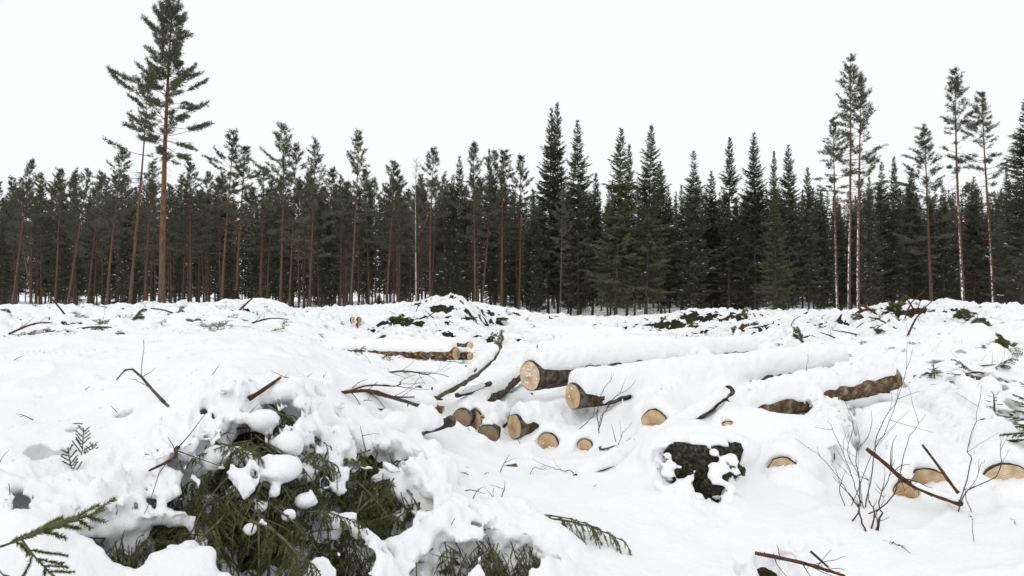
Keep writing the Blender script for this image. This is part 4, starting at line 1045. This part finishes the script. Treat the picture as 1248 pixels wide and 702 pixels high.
limb('dark_stick', [P(1124,542,5.6),P(1143,567,5.55),P(1158,588,5.5),P(1168,601,5.45)], .009, .014, 'straight dark stick leaning over the half-buried round log end', 'stick', 'stick', 0, False, 9, 10)
limb('leaning_stub', [P(208,402,14.8),P(214,390,14.9),P(223,375,15.0)], .1, .095, 'stubby cut stem leaning out of the brush with a snow cap', 'stub', 'lichen_stick', 0, True, 10, 10)
limb('fallen_tree', [P(500,384,29.5),P(515,377,30),P(533,374,30.3),P(552,370,30.6)], .10, .09, 'pale snow-topped trunk resting on the brush heap before the wood', 'trunk', 'lichen_stick', .12, True, 11, 14, width=1.0)
limb('leaning_stick', [P(881,438,17.0),P(893,418,17.2),P(906,396,17.4)], .07, .06, 'brown stick leaning up out of the brush heap with snow on its side', 'stick', 'stick', .07, True, 12, 12, f0=.1, f1=.8)
limb('crooked_branch', [P(1052,372,19.5),P(1066,382,19),P(1078,398,18.5),P(1092,420,17.5)], .045, .03, 'crooked brown branch arching over the snowy brush heap', 'branch', 'stick', 0, True, 13, 14, twigs=8)
limb('crooked_branch', [P(1048,378,20),P(1062,377,20),P(1080,382,20),P(1094,378,20)], .06, .05, 'short splintered branch on the crest of the brush heap', 'branch', 'stick', .05, True, 14, 12, twigs=5)
limb('broken_branch', [P(920,674,4.0),P(950,680,3.95),P(985,688,3.9),P(1030,702,3.8)], .011, .008, 'dark knotty branch lying on the smooth snow with a crossing piece', 'branch', 'stick', 0, False, 15, 16, stubs=8, twigs=9)
limb('broken_branch', [P(988,672,4.05),P(998,681,4.0),P(1010,692,3.9)], .008, .006, 'short reddish stick crossing the dark knotty branch', 'branch', 'stick', 0, True, 16, 8)
limb('broken_branch', [P(303,486,4.1),P(318,477,4.15),P(342,460,4.25)], .014, .009, 'reddish broken branch tip sticking up from the tallest brush', 'branch', 'stick', 0, True, 17, 8)
limb('broken_branch', [P(252,462,5.1),P(249,450,5.1),P(247,442,5.1)], .015, .01, 'short upright twig stub on the smooth snow slope', 'branch', 'lichen_stick', 0, True, 18, 6)
limb('broken_branch', [P(524,616,4.6),P(545,626,4.5),P(560,634,4.4)], .008, .016, 'splintered branch showing bright orange wood', 'branch', 'fresh', 0, True, 19, 10)
limb('thorn_stub', [P(613,572,5.9),P(622,570,5.9),P(630,568,5.9)], .03, .022, 'chunk of broken bark with orange tip on the open snow', 'stub', 'bark', 0, True, 20, 6)
limb('broken_branch', [P(553,600,4.9),P(562,610,4.8),P(571,620,4.7)], .007, .004, 'thin straight twig standing in the snow before the log pile', 'branch', 'twig', 0, False, 21, 6)
limb('broken_branch', [P(0,463,5.2),P(10,464,5.2),P(20,467,5.2)], .010, .006, 'dark twig poking sideways from the empty snow slope', 'branch', 'twig', 0, False, 22, 6)
limb('broken_branch', [P(500,556,5.6),P(512,567,5.5),P(520,580,5.4)], .010, .006, 'dark hooked twig hanging under the snow-laden branch', 'branch', 'twig', 0, False, 23, 8)
limb('broken_branch', [P(730,547,6.7),P(748,543,6.7),P(768,536,6.75)], .02, .014, 'short forked branch lying before the smallest log end', 'branch', 'bark', .02, False, 24, 10, twigs=4)

# snow on top of the leaning stub
def blob(name, c, r, parent, seed, sq=.75, mt='snow'):
    rng = np.random.default_rng(seed); n, m = 12, 16; V_ = []
    for i in range(n + 1):
        th = math.pi * i / n
        for j in range(m):
            a = 2 * math.pi * j / m; d = np.array([math.sin(th) * math.cos(a), math.sin(th) * math.sin(a), math.cos(th)])
            k2 = 1 + .95 * (float(fbm(np.array(d[0] * 2.2 + seed), np.array(d[1] * 2.2 + d[2] * 1.9 + seed), seed, 3)) - .5)
            V_.append(np.array(c) + d * r * k2 * np.array([1, 1, sq]))
    i = np.arange(n)[:, None] * m; j = np.arange(m)[None]; k_ = (j + 1) % m
    B = MB(); B.add(V_, np.stack([i + j, i + m + j, i + m + k_, i + k_], -1).reshape(-1, 4))
    return B.build(name, M[mt], parent)
stub = [o for o in bpy.data.objects if o.name.startswith('leaning_stub')][0]
blob('snow_cap', (P(221, 371, 15) - P(208, 402, 14.8)), .13, stub, 4, .7)

# the old mossy stump under its hood of snow
def stump():
    c = P(850, 600, 5.49); c[2] = P(850, 640, 5.5)[2] - .1
    t = empty('stump', tuple(c)); tag(t, 'old dark mossy stump under a flat hood of snow on the open slope', 'stump')
    rng = np.random.default_rng(8); n, m = 14, 40; V_ = []
    for i in range(n):
        z = .74 * i / (n - 1)
        for j in range(m):
            a = 2 * math.pi * j / m
            r = .27 + .16 * math.exp(-z * 5) + .055 * math.sin(a * 5 + 1) * (1 - z) + .20 * (float(fbm(np.array(math.cos(a) * 4 + 5), np.array(math.sin(a) * 4 + z * 9), 4)) - .5)
            V_.append((math.cos(a) * r * 1.15, math.sin(a) * r * .8, z + .05 * float(vnoise(np.array(a * 3), np.array(z * 9), 3))))
    i = np.arange(n - 1)[:, None] * m; j = np.arange(m)[None]; k_ = (j + 1) % m
    B = MB(); B.add(V_, np.stack([i + j, i + k_, i + m + k_, i + m + j], -1).reshape(-1, 4), ((n - 1) * m + np.arange(m))[None])
    B.build('wood', M['moss'], t)
    N = MB(); pn, dn = [], []
    for q in range(1400):
        a = rng.uniform(math.pi, 2 * math.pi); z = rng.uniform(.05, .7); r = .28 + .16 * math.exp(-z * 5)
        pn.append((math.cos(a) * r * 1.12, math.sin(a) * r * .8, z)); dn.append((math.cos(a), math.sin(a), rng.uniform(-.8, .4)))
    N.needles(np.array(pn), np.array(dn) + rng.normal(0, .4, (1400, 3)), rng.uniform(.01, .035, 1400), .006, rng)
    N.build('moss_tufts', M['moss'], t, False)['kind'] = 'stuff'
    for q in range(46):
        a = rng.uniform(math.pi * 1.05, 1.95 * math.pi); z = rng.uniform(.10, .52); r = .29 + .16 * math.exp(-z * 5)
        if abs(a - 1.52 * math.pi) < .42 and z > .2 and q % 5: continue
        blob('snow_patch', (math.cos(a) * r * 1.2, math.sin(a) * r * .9, z), rng.uniform(.018, .045) * (1.6 if z < .4 else 1.1), t, 60 + q, .5)
stump()

# ------------------------------------------------------------------ spruce boughs
def bough_proto(seed, L=.8, needle=.025, dens=560, hang=.6, order=2, spread=.85):
    rng = np.random.default_rng(seed); S = MB(); N = MB(); NP, ND = [], []
    def twig(p, d, l, r, lev):
        n = 7 if lev == 0 else 5
        pts = curve_pts(p, d, l, n, -hang * (0.4 if lev == 0 else .9), rng, .05)
        S.tube(pts, np.linspace(r, max(r * .35, .0012), n), 5 if lev == 0 else 3, False)
        cnt = int(l * dens * (0.55 if lev == 0 else 1)); s = rng.uniform(.04 if lev else .3, 1, cnt)
        pos = np.stack([np.interp(s * (n - 1), range(n), pts[:, i]) for i in range(3)], -1)
        tn = np.gradient(pts, axis=0); tn = np.stack([np.interp(s * (n - 1), range(n), tn[:, i]) for i in range(3)], -1); tn /= np.linalg.norm(tn, axis=1)[:, None]
        rad = rng.normal(0, 1, (cnt, 3)); rad -= (rad * tn).sum(1)[:, None] * tn; rad /= np.linalg.norm(rad, axis=1)[:, None] + 1e-9
        NP.append(pos); ND.append(tn * .75 + rad * .8 + np.array([0, 0, .12]))
        if lev < order:
            k_ = int(l / (.045 if lev == 0 else .04))
            for q in range(k_):
                f = (.18 if lev == 0 else .25) + (.78 if lev == 0 else .7) * (q + rng.random() * .8) / k_
                if rng.random() < .1: continue
                pp = np.array([np.interp(f * (n - 1), range(n), pts[:, i]) for i in range(3)]); ii = min(int(f * (n - 1)), n - 2)
                t_ = pts[ii + 1] - pts[ii]; t_ /= np.linalg.norm(t_)
                sd = np.cross(t_, [0, 0, 1]); sd /= np.linalg.norm(sd) + 1e-9
                sg = 1 if q % 2 else -1
                dd = t_ * .75 + sd * sg * spread * rng.uniform(.6, 1.1) + np.array([0, 0, rng.normal(-.1, .2)])
                twig(pp, dd, l * (.42 if lev == 0 else .4) * (1.1 - .75 * f) * rng.uniform(.7, 1.15) + .015, r * .5, lev + 1)
    twig(np.zeros(3), np.array([1.0, 0, .05]), L, .008, 0)
    NP = np.concatenate(NP); ND = np.concatenate(ND)
    N.needles(NP, ND, rng.uniform(.7, 1.15, len(NP)) * needle, .0026 * needle / .025, rng)
    a, b = S.mesh('stem'), N.mesh('needles', False); a.materials.append(M['lichen_stick']); b.materials.append(M['sprig']); return a, b
BOUGHS = [bough_proto(1, .8), bough_proto(2, .7, hang=1.1), bough_proto(3, .55, hang=.3), bough_proto(4, .9, hang=1.6), bough_proto(5, .45, hang=.5, spread=.7), bough_proto(6, .62, hang=0.15, order=1, needle=.030, dens=1100)]
def curtain_proto(seed, L=.55, nt=13, hang=2.6, needle=.017, dens=1100):
    rng = np.random.default_rng(seed); S = MB(); N = MB(); NP, ND = [], []
    main = curve_pts(np.zeros(3), (1, 0, .1), L, 8, -.5, rng, .07); S.tube(main, np.linspace(.009, .003, 8), 5, False)
    def rope(p, d, l, r, lev):
        pts = curve_pts(p, d, l, 8, -hang, rng, .05); S.tube(pts, np.linspace(r, .0012, 8), 3, False)
        cnt = int(l * dens); s = rng.uniform(.06, 1.02, cnt).clip(0, 1); pos = np.stack([np.interp(s * 7, range(8), pts[:, i]) for i in range(3)], -1)
        tn = np.gradient(pts, axis=0); tn = np.stack([np.interp(s * 7, range(8), tn[:, i]) for i in range(3)], -1); tn /= np.linalg.norm(tn, axis=1)[:, None]
        rad = rng.normal(0, 1, (cnt, 3)); NP.append(pos); ND.append(tn * .9 + rad * .55)
        if lev == 0:
            for q in range(int(l / .06)):
                f = rng.uniform(.15, .8); pp = np.array([np.interp(f * 7, range(8), pts[:, i]) for i in range(3)])
                rope(pp, (rng.normal(0, .6), rng.normal(0, .8), -.3), l * rng.uniform(.15, .35) * (1.1 - f) + .03, r * .6, 1)
    for q in range(nt):
        f = .12 + .88 * (q + rng.random() * .7) / nt; pp = np.array([np.interp(min(f, 1) * 7, range(8), main[:, i]) for i in range(3)])
        rope(pp, (rng.uniform(.2, .8), rng.choice([-1, 1]) * rng.uniform(.3, 1), rng.uniform(-.3, .2)), rng.uniform(.12, .40) * (1.1 - .5 * f), .0035, 0)
    NP = np.concatenate(NP); ND = np.concatenate(ND); N.needles(NP, ND, rng.uniform(.7, 1.2, len(NP)) * needle, .0019, rng)
    a, b = S.mesh('stem'), N.mesh('needles', False); a.materials.append(M['lichen_stick']); b.materials.append(M['sprig']); return a, b
CURT = [curtain_proto(41), curtain_proto(42, .45, 10, 3.2), curtain_proto(43, .65, 14, 2.2), curtain_proto(44, .4, 9, 1.6)]
COARSE = [bough_proto(11, .9, .06, 260, .6, 2), bough_proto(12, .8, .065, 260, 1.2, 2), bough_proto(13, .7, .06, 260, .2, 2)]
def bough(p, d, scale, label, group, pr, roll=0.0, name='spruce_bough'):
    t = empty(name, tuple(p)); tag(t, label, 'branch', group)
    d = Vector(d).normalized(); up = Vector((0, 0, 1)) if abs(d.z) < .95 else Vector((0, 1, 0))
    y = up.cross(d).normalized(); z = d.cross(y)
    R = Matrix((d, y, z)).transposed().to_3x3() @ Matrix.Rotation(roll, 3, 'X')
    t.rotation_mode = 'QUATERNION'; t.rotation_quaternion = R.to_quaternion(); t.scale = (scale,) * 3
    o = obj('stem', pr[0], None, t); o['kind'] = 'stuff'; o2 = obj('needles', pr[1], None, t); o2['kind'] = 'stuff'
    return t
def front(px, py, off=0.03):
    g = G(px, py); v = np.array([0, 0, CAM_Z]) - g; v /= np.linalg.norm(v); return g + v * off
rng = np.random.default_rng(5)
GB1 = 'boughs hanging from the tallest brush'; LB1 = 'green spruce bough hanging down the front of the tallest snowy brush'
for q in range(34):
    px = rng.normal(325, 32); py = rng.uniform(500, 660)
    if py < 560: px = rng.normal(330, 22)
    bough(front(px, py - 14, rng.uniform(.0, .12)), (rng.normal(0, .9), rng.normal(-.45, .3), rng.normal(-.25, .3)), rng.uniform(.5, .95), LB1, GB1, CURT[rng.integers(4)], rng.uniform(-.4, .4))
for q in range(11):
    px, py = rng.uniform(262, 376), rng.uniform(550, 650)
    bough(front(px, py - 16, rng.uniform(.14, .28)), (rng.normal(0, .8), rng.normal(-.4, .2), rng.normal(-.35, .3)), rng.uniform(.5, .9), LB1, GB1, CURT[rng.integers(4)], rng.uniform(-.4, .4))
GB2 = 'boughs of the low brush before the log pile'; LB2 = 'bright green spruce bough in the low brush below the snow-laden cut branch'
for q in range(24):
    px = rng.normal(468, 24); py = rng.uniform(548, 625)
    bough(front(px, py, rng.uniform(.02, .16)), (rng.normal(-.35, .6), rng.normal(-.6, .25), rng.normal(-.5, .3)), rng.uniform(.55, .95), LB2, GB2, (BOUGHS[[0, 2, 4][q % 3]] if q % 2 else CURT[3]), rng.uniform(-.6, .6))
for q in range(6):
    bough(front(rng.uniform(500, 528), rng.uniform(570, 588), .05), (rng.normal(.7, .3), -.5, rng.normal(-.5, .3)), rng.uniform(.25, .4), LB2, GB2, BOUGHS[4], 0)
GB3 = 'boughs at the foot of the brush'; LB3 = 'dark spruce bough sticking out under the snow at the foot of the brush'
for (cx, cy, n, sx, sy) in ((428, 668, 14, 16, 14), (205, 612, 9, 10, 18), (155, 672, 14, 18, 12), (250, 605, 6, 12, 20), (10, 640, 4, 6, 5), (130, 478, 4, 6, 4), (390, 550, 4, 20, 5)):
    for q in range(n):
        bough(front(rng.normal(cx, sx), rng.normal(cy, sy), rng.uniform(.0, .13)), (rng.normal(0, .6), rng.normal(-.6, .3), rng.normal(-.6, .3)), rng.uniform(.3, .55), LB3, GB3, BOUGHS[rng.integers(5)], rng.uniform(-.6, .6))
GB4 = 'boughs fanning out on the open snow'; LB4 = 'drooping spruce bough with long hanging twigs fanning over open snow'
for (x, y, dx, dz, s, pr) in ((645, 628, 1, .10, .62, 3), (650, 632, 1, -.25, .55, 3), (655, 640, .9, -.1, .5, 1), (665, 632, 1, .0, .7, 3), (690, 645, .8, -.5, .5, 1), (635, 640, .7, -.6, .4, 1)):
    bough(front(x, y, .16), (dx, -.25, dz), s * 1.15, LB4, GB4, CURT[2 if pr == 3 else 3], rng.uniform(-.3, .3))
for q in range(16):
    bough(front(rng.uniform(540, 650), rng.uniform(655, 690), rng.uniform(.02, .1)), (rng.normal(.1, .6), rng.normal(-.5, .2), rng.normal(-.9, .3)), rng.uniform(.35, .6), 'sparse dark spruce bough under the snow roll at the foot of the slope', 'boughs under the snow roll', CURT[rng.integers(4)], rng.uniform(-.5, .5))
# the near bough reaching over the snow
bough(P(-20, 672, 2.35), (.93, .05, .30), .62, 'near spruce bough with spaced side shoots arching over untouched snow', 'near spruce boughs', BOUGHS[5], .3)
bough(P(25, 655, 2.45), (.55, -.05, -.85), .45, 'near spruce bough with spaced side shoots arching over untouched snow', 'near spruce boughs', BOUGHS[5], .6)
bough(P(-5, 690, 2.35), (.5, 0, -.6), .3, 'near spruce bough with spaced side shoots arching over untouched snow', 'near spruce boughs', BOUGHS[5], 0)
bough(front(180, 655, .06), (.9, -.4, -.15), .32, 'single spruce shoot pointing out from the dark hole in the snow', None, BOUGHS[5], 0)
# twiggy sprigs on the slope
for (x, y, s) in ((92, 588, .3), (105, 570, .25), (98, 560, .3)):
    bough(front(x, y, .02), (rng.normal(.1, .3), -.2, 1.0), s, 'thin dead spruce sprig standing on the smooth snow slope', 'sprigs on the slope', BOUGHS[5], rng.uniform(0, 3))
# young spruces by the pile on the smooth snow
def young(px, py, h, n, label, seed, d=None):
    rng = np.random.default_rng(seed); g = G(px, py) if d is None else P(px, py, d)
    t = empty('young_spruce', tuple(g)); tag(t, label, 'sapling')
    S = MB(); S.tube([[0, 0, -.1], [0.01, 0, h * .5], [0, 0, h]], [.014, .01, .004], 6); S.build('trunk', M['lichen_stick'], t)
    for q in range(n):
        f = (q + .5) / n; pr = BOUGHS[5]; az = q * 2.4; el = -.45 + 1.2 * f
        dv = Vector((math.cos(az) * math.cos(el), math.sin(az) * math.cos(el), math.sin(el)))
        y = Vector((0, 0, 1)).cross(dv).normalized(); R = Matrix((dv, y, dv.cross(y))).transposed().to_3x3().to_quaternion()
        s = (.30 + .65 * (1 - f)) * h * .9
        for nm, me_ in (('stem', pr[0]), ('needles', pr[1])):
            o = obj(nm, me_, None, t); o.rotation_mode = 'QUATERNION'; o.rotation_quaternion = R; o.scale = (s,) * 3; o.location = (0, 0, h * (.08 + .9 * f))
            if nm == 'needles': o['kind'] = 'stuff'
    return t
young(1262, 560, .72, 30, 'young spruce with drooping green shoots half buried beside the log ends', 1)
young(1211, 506, .26, 12, 'little spruce top with five upright shoots on the smooth snow', 2)
young(1138, 468, .28, 14, 'little spruce top with shoots fanning sideways above the hollow', 3)
# far brush: boughs and sticks poking out of the heaps
FAR = [(60,404,40,60,16,'left'),(130,402,18,40,10,'left'),(160,392,16,50,8,'left'),(275,398,18,34,8,'left'),(482,398,22,20,9,'mid'),(590,392,16,40,10,'mid'),(590,420,8,22,6,'mid'),(830,402,34,32,12,'right'),(905,405,26,22,18,'right'),(890,432,12,24,6,'right'),(1000,425,14,40,14,'right'),(1085,395,22,22,12,'crest'),(1105,388,18,18,5,'crest'),(1155,412,16,34,12,'crest'),(1190,462,18,34,10,'crest'),(1230,425,12,24,12,'crest'),(430,428,14,28,10,'bran')]
LBL = {'left': ('snow-dusted spruce bough in the brush heap before the tallest pine', 'boughs in the heap before the tallest pine'),
       'mid': ('spruce bough in the brush heap behind the far log stack', 'boughs in the heap behind the log stack'),
       'right': ('dark spruce bough in the long brush heap in front of the dark spruces', 'boughs in the heap before the spruces'),
       'crest': ('spruce bough in the high heap below the clump of three pines', 'boughs in the heap below the pine clump'),
       'bran': ('spruce bough in the low heap behind the long sloping branch', 'boughs behind the sloping branch')}
for cx, cy, n, sx, sy, key in FAR:
    for q in range(max(4, int(n * .44))):
        px, py = rng.normal(cx, sx * .6), rng.normal(cy, sy * .6); py = max(py, 381)
        g = G(px, py)
        if g[1] > 55: continue
        sc_ = min(1.1, .35 + g[1] * .025) * (1.35 if key == 'crest' else 1.0)
        bough(g + np.array([0, 0, .06]), (rng.normal(0, 1), rng.normal(-.5, .5), rng.normal(.05, .35)), rng.uniform(.5, 1.0) * sc_, LBL[key][0], LBL[key][1], COARSE[rng.integers(3)] if g[1] > 11 else BOUGHS[rng.integers(3)], rng.uniform(-1, 1))

rs = np.random.default_rng(37)
for cx, cy, sx, sy, n, lb, gr in ((70,402,60,12,10,'thin dead stick poking from the brush before the tallest pine','dead sticks before the tallest pine'),(290,392,60,8,5,'thin dead stick poking from the brush before the tallest pine','dead sticks before the tallest pine'),
        (870,408,60,16,12,'thin dead stick poking from the long heap before the dark spruces','dead sticks before the spruces'),(1090,402,50,14,10,'thin dead stick poking from the high heap below the pine clump','dead sticks below the pine clump'),(530,392,60,10,7,'thin dead stick poking from the heap behind the far log stack','dead sticks behind the log stack')):
    for q in range(n):
        g = G(rs.normal(cx, sx * .6), max(383, rs.normal(cy, sy * .6)))
        if g[1] > 50: continue
        d = np.array([rs.normal(0, 1), rs.normal(-.2, .4), abs(rs.normal(.15, .25))]); d /= np.linalg.norm(d); l = rs.uniform(.4, 1.3); k3 = rs.normal(0, .05, 3)
        limb('dead_stick', [g - d * .2, g + d * l * .5 + k3 * l + [0, 0, .08], g + d * l + [0, 0, .08]], rs.uniform(.015, .032) * (.6 + g[1] / 40), .008, lb, 'stick', 'stick', 0, False, 400 + q, 8, gr, twigs=4)

rl = np.random.default_rng(53)
for cx, cy, sx, sy, n, lb, gr in ((150, 510, 110, 50, 6, 'thin branch half buried in the smooth snow slope beside the tallest brush', 'branches in the snow slope'), (450, 470, 60, 26, 8, 'snow-topped branch crossing the slope behind the low brush', 'branches behind the low brush'), (1180, 445, 60, 30, 9, 'thin branch half buried in the bank below the pine clump', 'branches in the bank')):
    for q in range(n):
        g = G(rl.normal(cx, sx * .5), rl.normal(cy, sy * .5)); d = np.array([rl.normal(0, 1), rl.normal(-.1, .2), rl.normal(.03, .04)]); d /= np.linalg.norm(d); l = rl.uniform(.35, .9) * (1 + g[1] / 20)
        limb('buried_branch', [g - d * .15 - [0, 0, .03], g + d * l * .4 + [0, 0, .05], g + d * l * .8 + [0, 0, .05] + rl.normal(0, .03, 3), g + d * l + [0, 0, .04]], rl.uniform(.010, .02), .004, lb, 'branch', 'stick' if q % 2 else 'lichen_stick', .035 if q % 3 == 0 else 0, False, 700 + q, 10, gr, twigs=6)

# loose twigs and splinters scattered over the clearing: too many and too small to count
def litter():
    rng = np.random.default_rng(61); B = MB()
    for q in range(230):
        px = rng.uniform(-20, 1270); py = 381 + abs(rng.normal(0, 26))
        if py > 470: continue
        g = G(px, py); 
        if g[1] > 62 or g[1] < 17: continue
        l = rng.uniform(.05, .3); d = np.array([rng.normal(0, 1), rng.normal(0, .6), rng.normal(.1, .3)])
        B.tube(curve_pts(g + [0, 0, .1], d, l, 4, -.2, rng, .2), np.linspace(.005, .0025, 4) * (1 + g[1] / 40), 3)
    tag(B.build('twig_litter', M['stick']), 'fine dark twigs strewn over the snow of the clearing', 'twigs', kind='stuff')
litter()

def far_sprays():
    rng = np.random.default_rng(83); C = MB(); src = []
    for sd_ in (31, 32, 33):
        a_, b_ = bough_proto(sd_, .6, .085, 70, rng.uniform(.2, 1.2), 1); n = len(b_.vertices); v = np.empty(n * 3, np.float32); b_.vertices.foreach_get('co', v); src.append(v.reshape(-1, 3))
    spots = []
    for cx, cy, n, sx, sy, key in FAR:
        for q in range(n * 2): spots.append((rng.normal(cx, sx * .9), rng.normal(cy, sy * .9)))
    for q in range(330): spots.append((rng.uniform(0, 1248), 384 + abs(rng.normal(0, 20))))
    for px, py in spots:
        g = G(px, max(py, 380))
        if g[1] > 60 or g[1] < 10.5: continue
        v = src[rng.integers(3)] * rng.uniform(.35, .9) * min(1.2, .5 + g[1] * .02)
        R = np.array(Quaternion(rng.normal(0, 1, 4)).normalized().to_matrix()); v = v @ R.T; v[:, 2] = v[:, 2] * .6
        C.add(v + g + np.array([0, 0, .05]), np.arange(len(v)).reshape(-1, 3))
    tag(C.build('brush_sprays', M['sprig'], None, False), 'small green sprays of felled spruce littering the far brush heaps', 'brush', kind='stuff')
far_sprays()

# bare saplings and single twigs
def sapling(base, tips, label, seed, r=.009, sub=5, mt='twig'):
    rng = np.random.default_rng(seed); t = empty('bare_sapling', tuple(base)); tag(t, label, 'sapling')
    for tip in tips:
        tip = np.array(tip) - base; L = np.linalg.norm(tip); mid = tip * .5 + rng.normal(0, .05, 3) * L
        pts = spline([np.zeros(3) + rng.normal(0, .075, 3) * [1, 1, 0] + [0, 0, -.08], tip * .3 + rng.normal(0, .05, 3) * L, mid, tip * .78 + rng.normal(0, .03, 3) * L, tip], 18)
        pts[1:-1] += rng.normal(0, .004, (16, 3))
        B = MB(); B.tube(pts, np.linspace(r * rng.uniform(.55, 1) * min(1, .5 + L), .0012, 18), 5)
        for q in range(sub):
            i = rng.integers(4, 16); d = tip / L + rng.normal(0, .5, 3); B.tube(curve_pts(pts[i], d, L * rng.uniform(.12, .35), 6, .2, rng, .08), np.linspace(r * .32, .0009, 6), 4)
        B.build('stem', M[mt], t)
    return t
b = G(1052, 625)
sapling(b, [P(1112,425,5.4),P(1097,455,5.5),P(1062,500,5.6),P(1030,490,5.5),P(1008,512,5.3),P(1128,505,5.2),P(985,545,5.3)], 'bare sapling clump with many thin branching stems rising before the log ends', 1, .006, 4)
b = G(1064, 650)
sapling(b, [P(1018,572,5.0),P(1060,580,5.0),P(1105,668,4.6),P(1090,560,5.1),P(1034,600,4.9),P(1078,600,4.8)], 'dead brown stems leaning crosswise at the foot of the sapling clump', 2, .010, 4, 'stick')
b = G(1170, 628)
sapling(b, [P(1220,528,5.4),P(1196,470,5.6),P(1200,560,5.3)], 'wispy bare sapling of three stems beside the snapped branch', 3, .006, 3)
b = G(740, 515); b = P(722, 515, 6.9)
sapling(b, [P(748,455,7.0),P(775,463,7.1),P(728,478,6.9),P(750,492,6.8)], 'small forked twig standing against the narrow-ended log', 4, .008, 2)
for i, (p, q, lb) in enumerate([((590,604,4.9),(575,575,5.1),'arched hair-thin twig in the snow before the weathered log ends'),((712,585,5.5),(660,568,5.9),'long thin twig lying over the snow before the log pile'),
        ((715,602,5.2),(728,590,5.2),'little hooked twig on the open snow before the stump'),((640,575,5.7),(672,570,5.8),'low dark twig lying by the chunk of broken bark'),
        ((745,560,6.0),(770,515,6.3),'thin upright twig rising before the round log end'),((530,610,5.2),(535,570,5.4),'thin upright twig by the low green brush'),
        ((985,470,8.5),(985,432,8.6),'hair-thin upright twig on the long bridging log'),((1240,640,4.9),(1232,632,4.9),'broken twig ends poking from the snow beside the log ends'),((105,590,4.0),(100,545,4.1),'thin dark twig standing beside the dead sprig'),((1188,640,4.8),(1183,628,4.9),'single short twig on the untouched snow')]):
    g = P(*p)
    sapling(g, [P(*q)], lb, 30 + i, .005, 2)

def brush_twigs():
    rng = np.random.default_rng(67); B = MB()
    for cx, cy, sx, y0, y1, n in ((330, 0, 34, 500, 640, 60), (465, 0, 26, 540, 620, 30), (430, 0, 16, 650, 690, 30), (595, 0, 40, 655, 690, 70), (215, 0, 30, 580, 630, 40), (155, 0, 18, 655, 685, 25)):
        for q in range(n):
            g = front(rng.normal(cx, sx), rng.uniform(y0, y1), rng.uniform(0, .12)); l = rng.uniform(.10, .38)
            pts = curve_pts(g, (rng.normal(0, .5), rng.normal(-.3, .3), -1), l, 6, -.4, rng, .14); B.tube(pts, np.linspace(.004, .0015, 6), 3)
            for w in range(4): B.tube(curve_pts(pts[1 + w], (rng.normal(0, .7), rng.normal(-.2, .4), -.7), l * .35, 4, -.3, rng, .15), np.linspace(.0022, .001, 4), 3)
    for q in range(190):
        px, py = (rng.uniform(0, 640), rng.uniform(440, 700)) if q < 120 else (rng.uniform(1040, 1248), rng.uniform(400, 520))
        if px < 220 and py < 560 and q % 3: continue
        g = G(px, py) + [0, 0, .05]; l = rng.uniform(.05, .22); d = (rng.normal(0, 1), rng.normal(-.4, .5), rng.normal(.3, .6))
        pts = curve_pts(g, d, l, 5, -.2, rng, .15); B.tube(pts, np.linspace(.0045, .0015, 5), 3)
        if q % 2: B.tube(curve_pts(pts[2], (rng.normal(0, 1), rng.normal(-.2, .5), .4), l * .5, 4, 0, rng, .15), np.linspace(.0025, .001, 4), 3)
    tag(B.build('brush_twigs', M['lichen_stick']), 'tangle of thin lichened twigs hanging among the snowy boughs', 'twigs', kind='stuff')
brush_twigs()

# round pillows of snow caught on the hanging boughs
rng = np.random.default_rng(23)
for (x, y, r) in ((322,512,.085),(334,486,.05),(308,497,.05),(345,572,.10),(330,580,.08),(365,578,.08),(345,540,.07),(300,590,.045),(282,556,.06),(262,560,.08)):
    g = front(x, y, .10)
    o = blob('snow_pillow', (0, 0, 0), r, None, int(x), .72); o.location = tuple(g)
    tag(o, 'rounded pillow of snow caught on the boughs of the tallest brush', 'snow', 'snow pillows on the tallest brush')
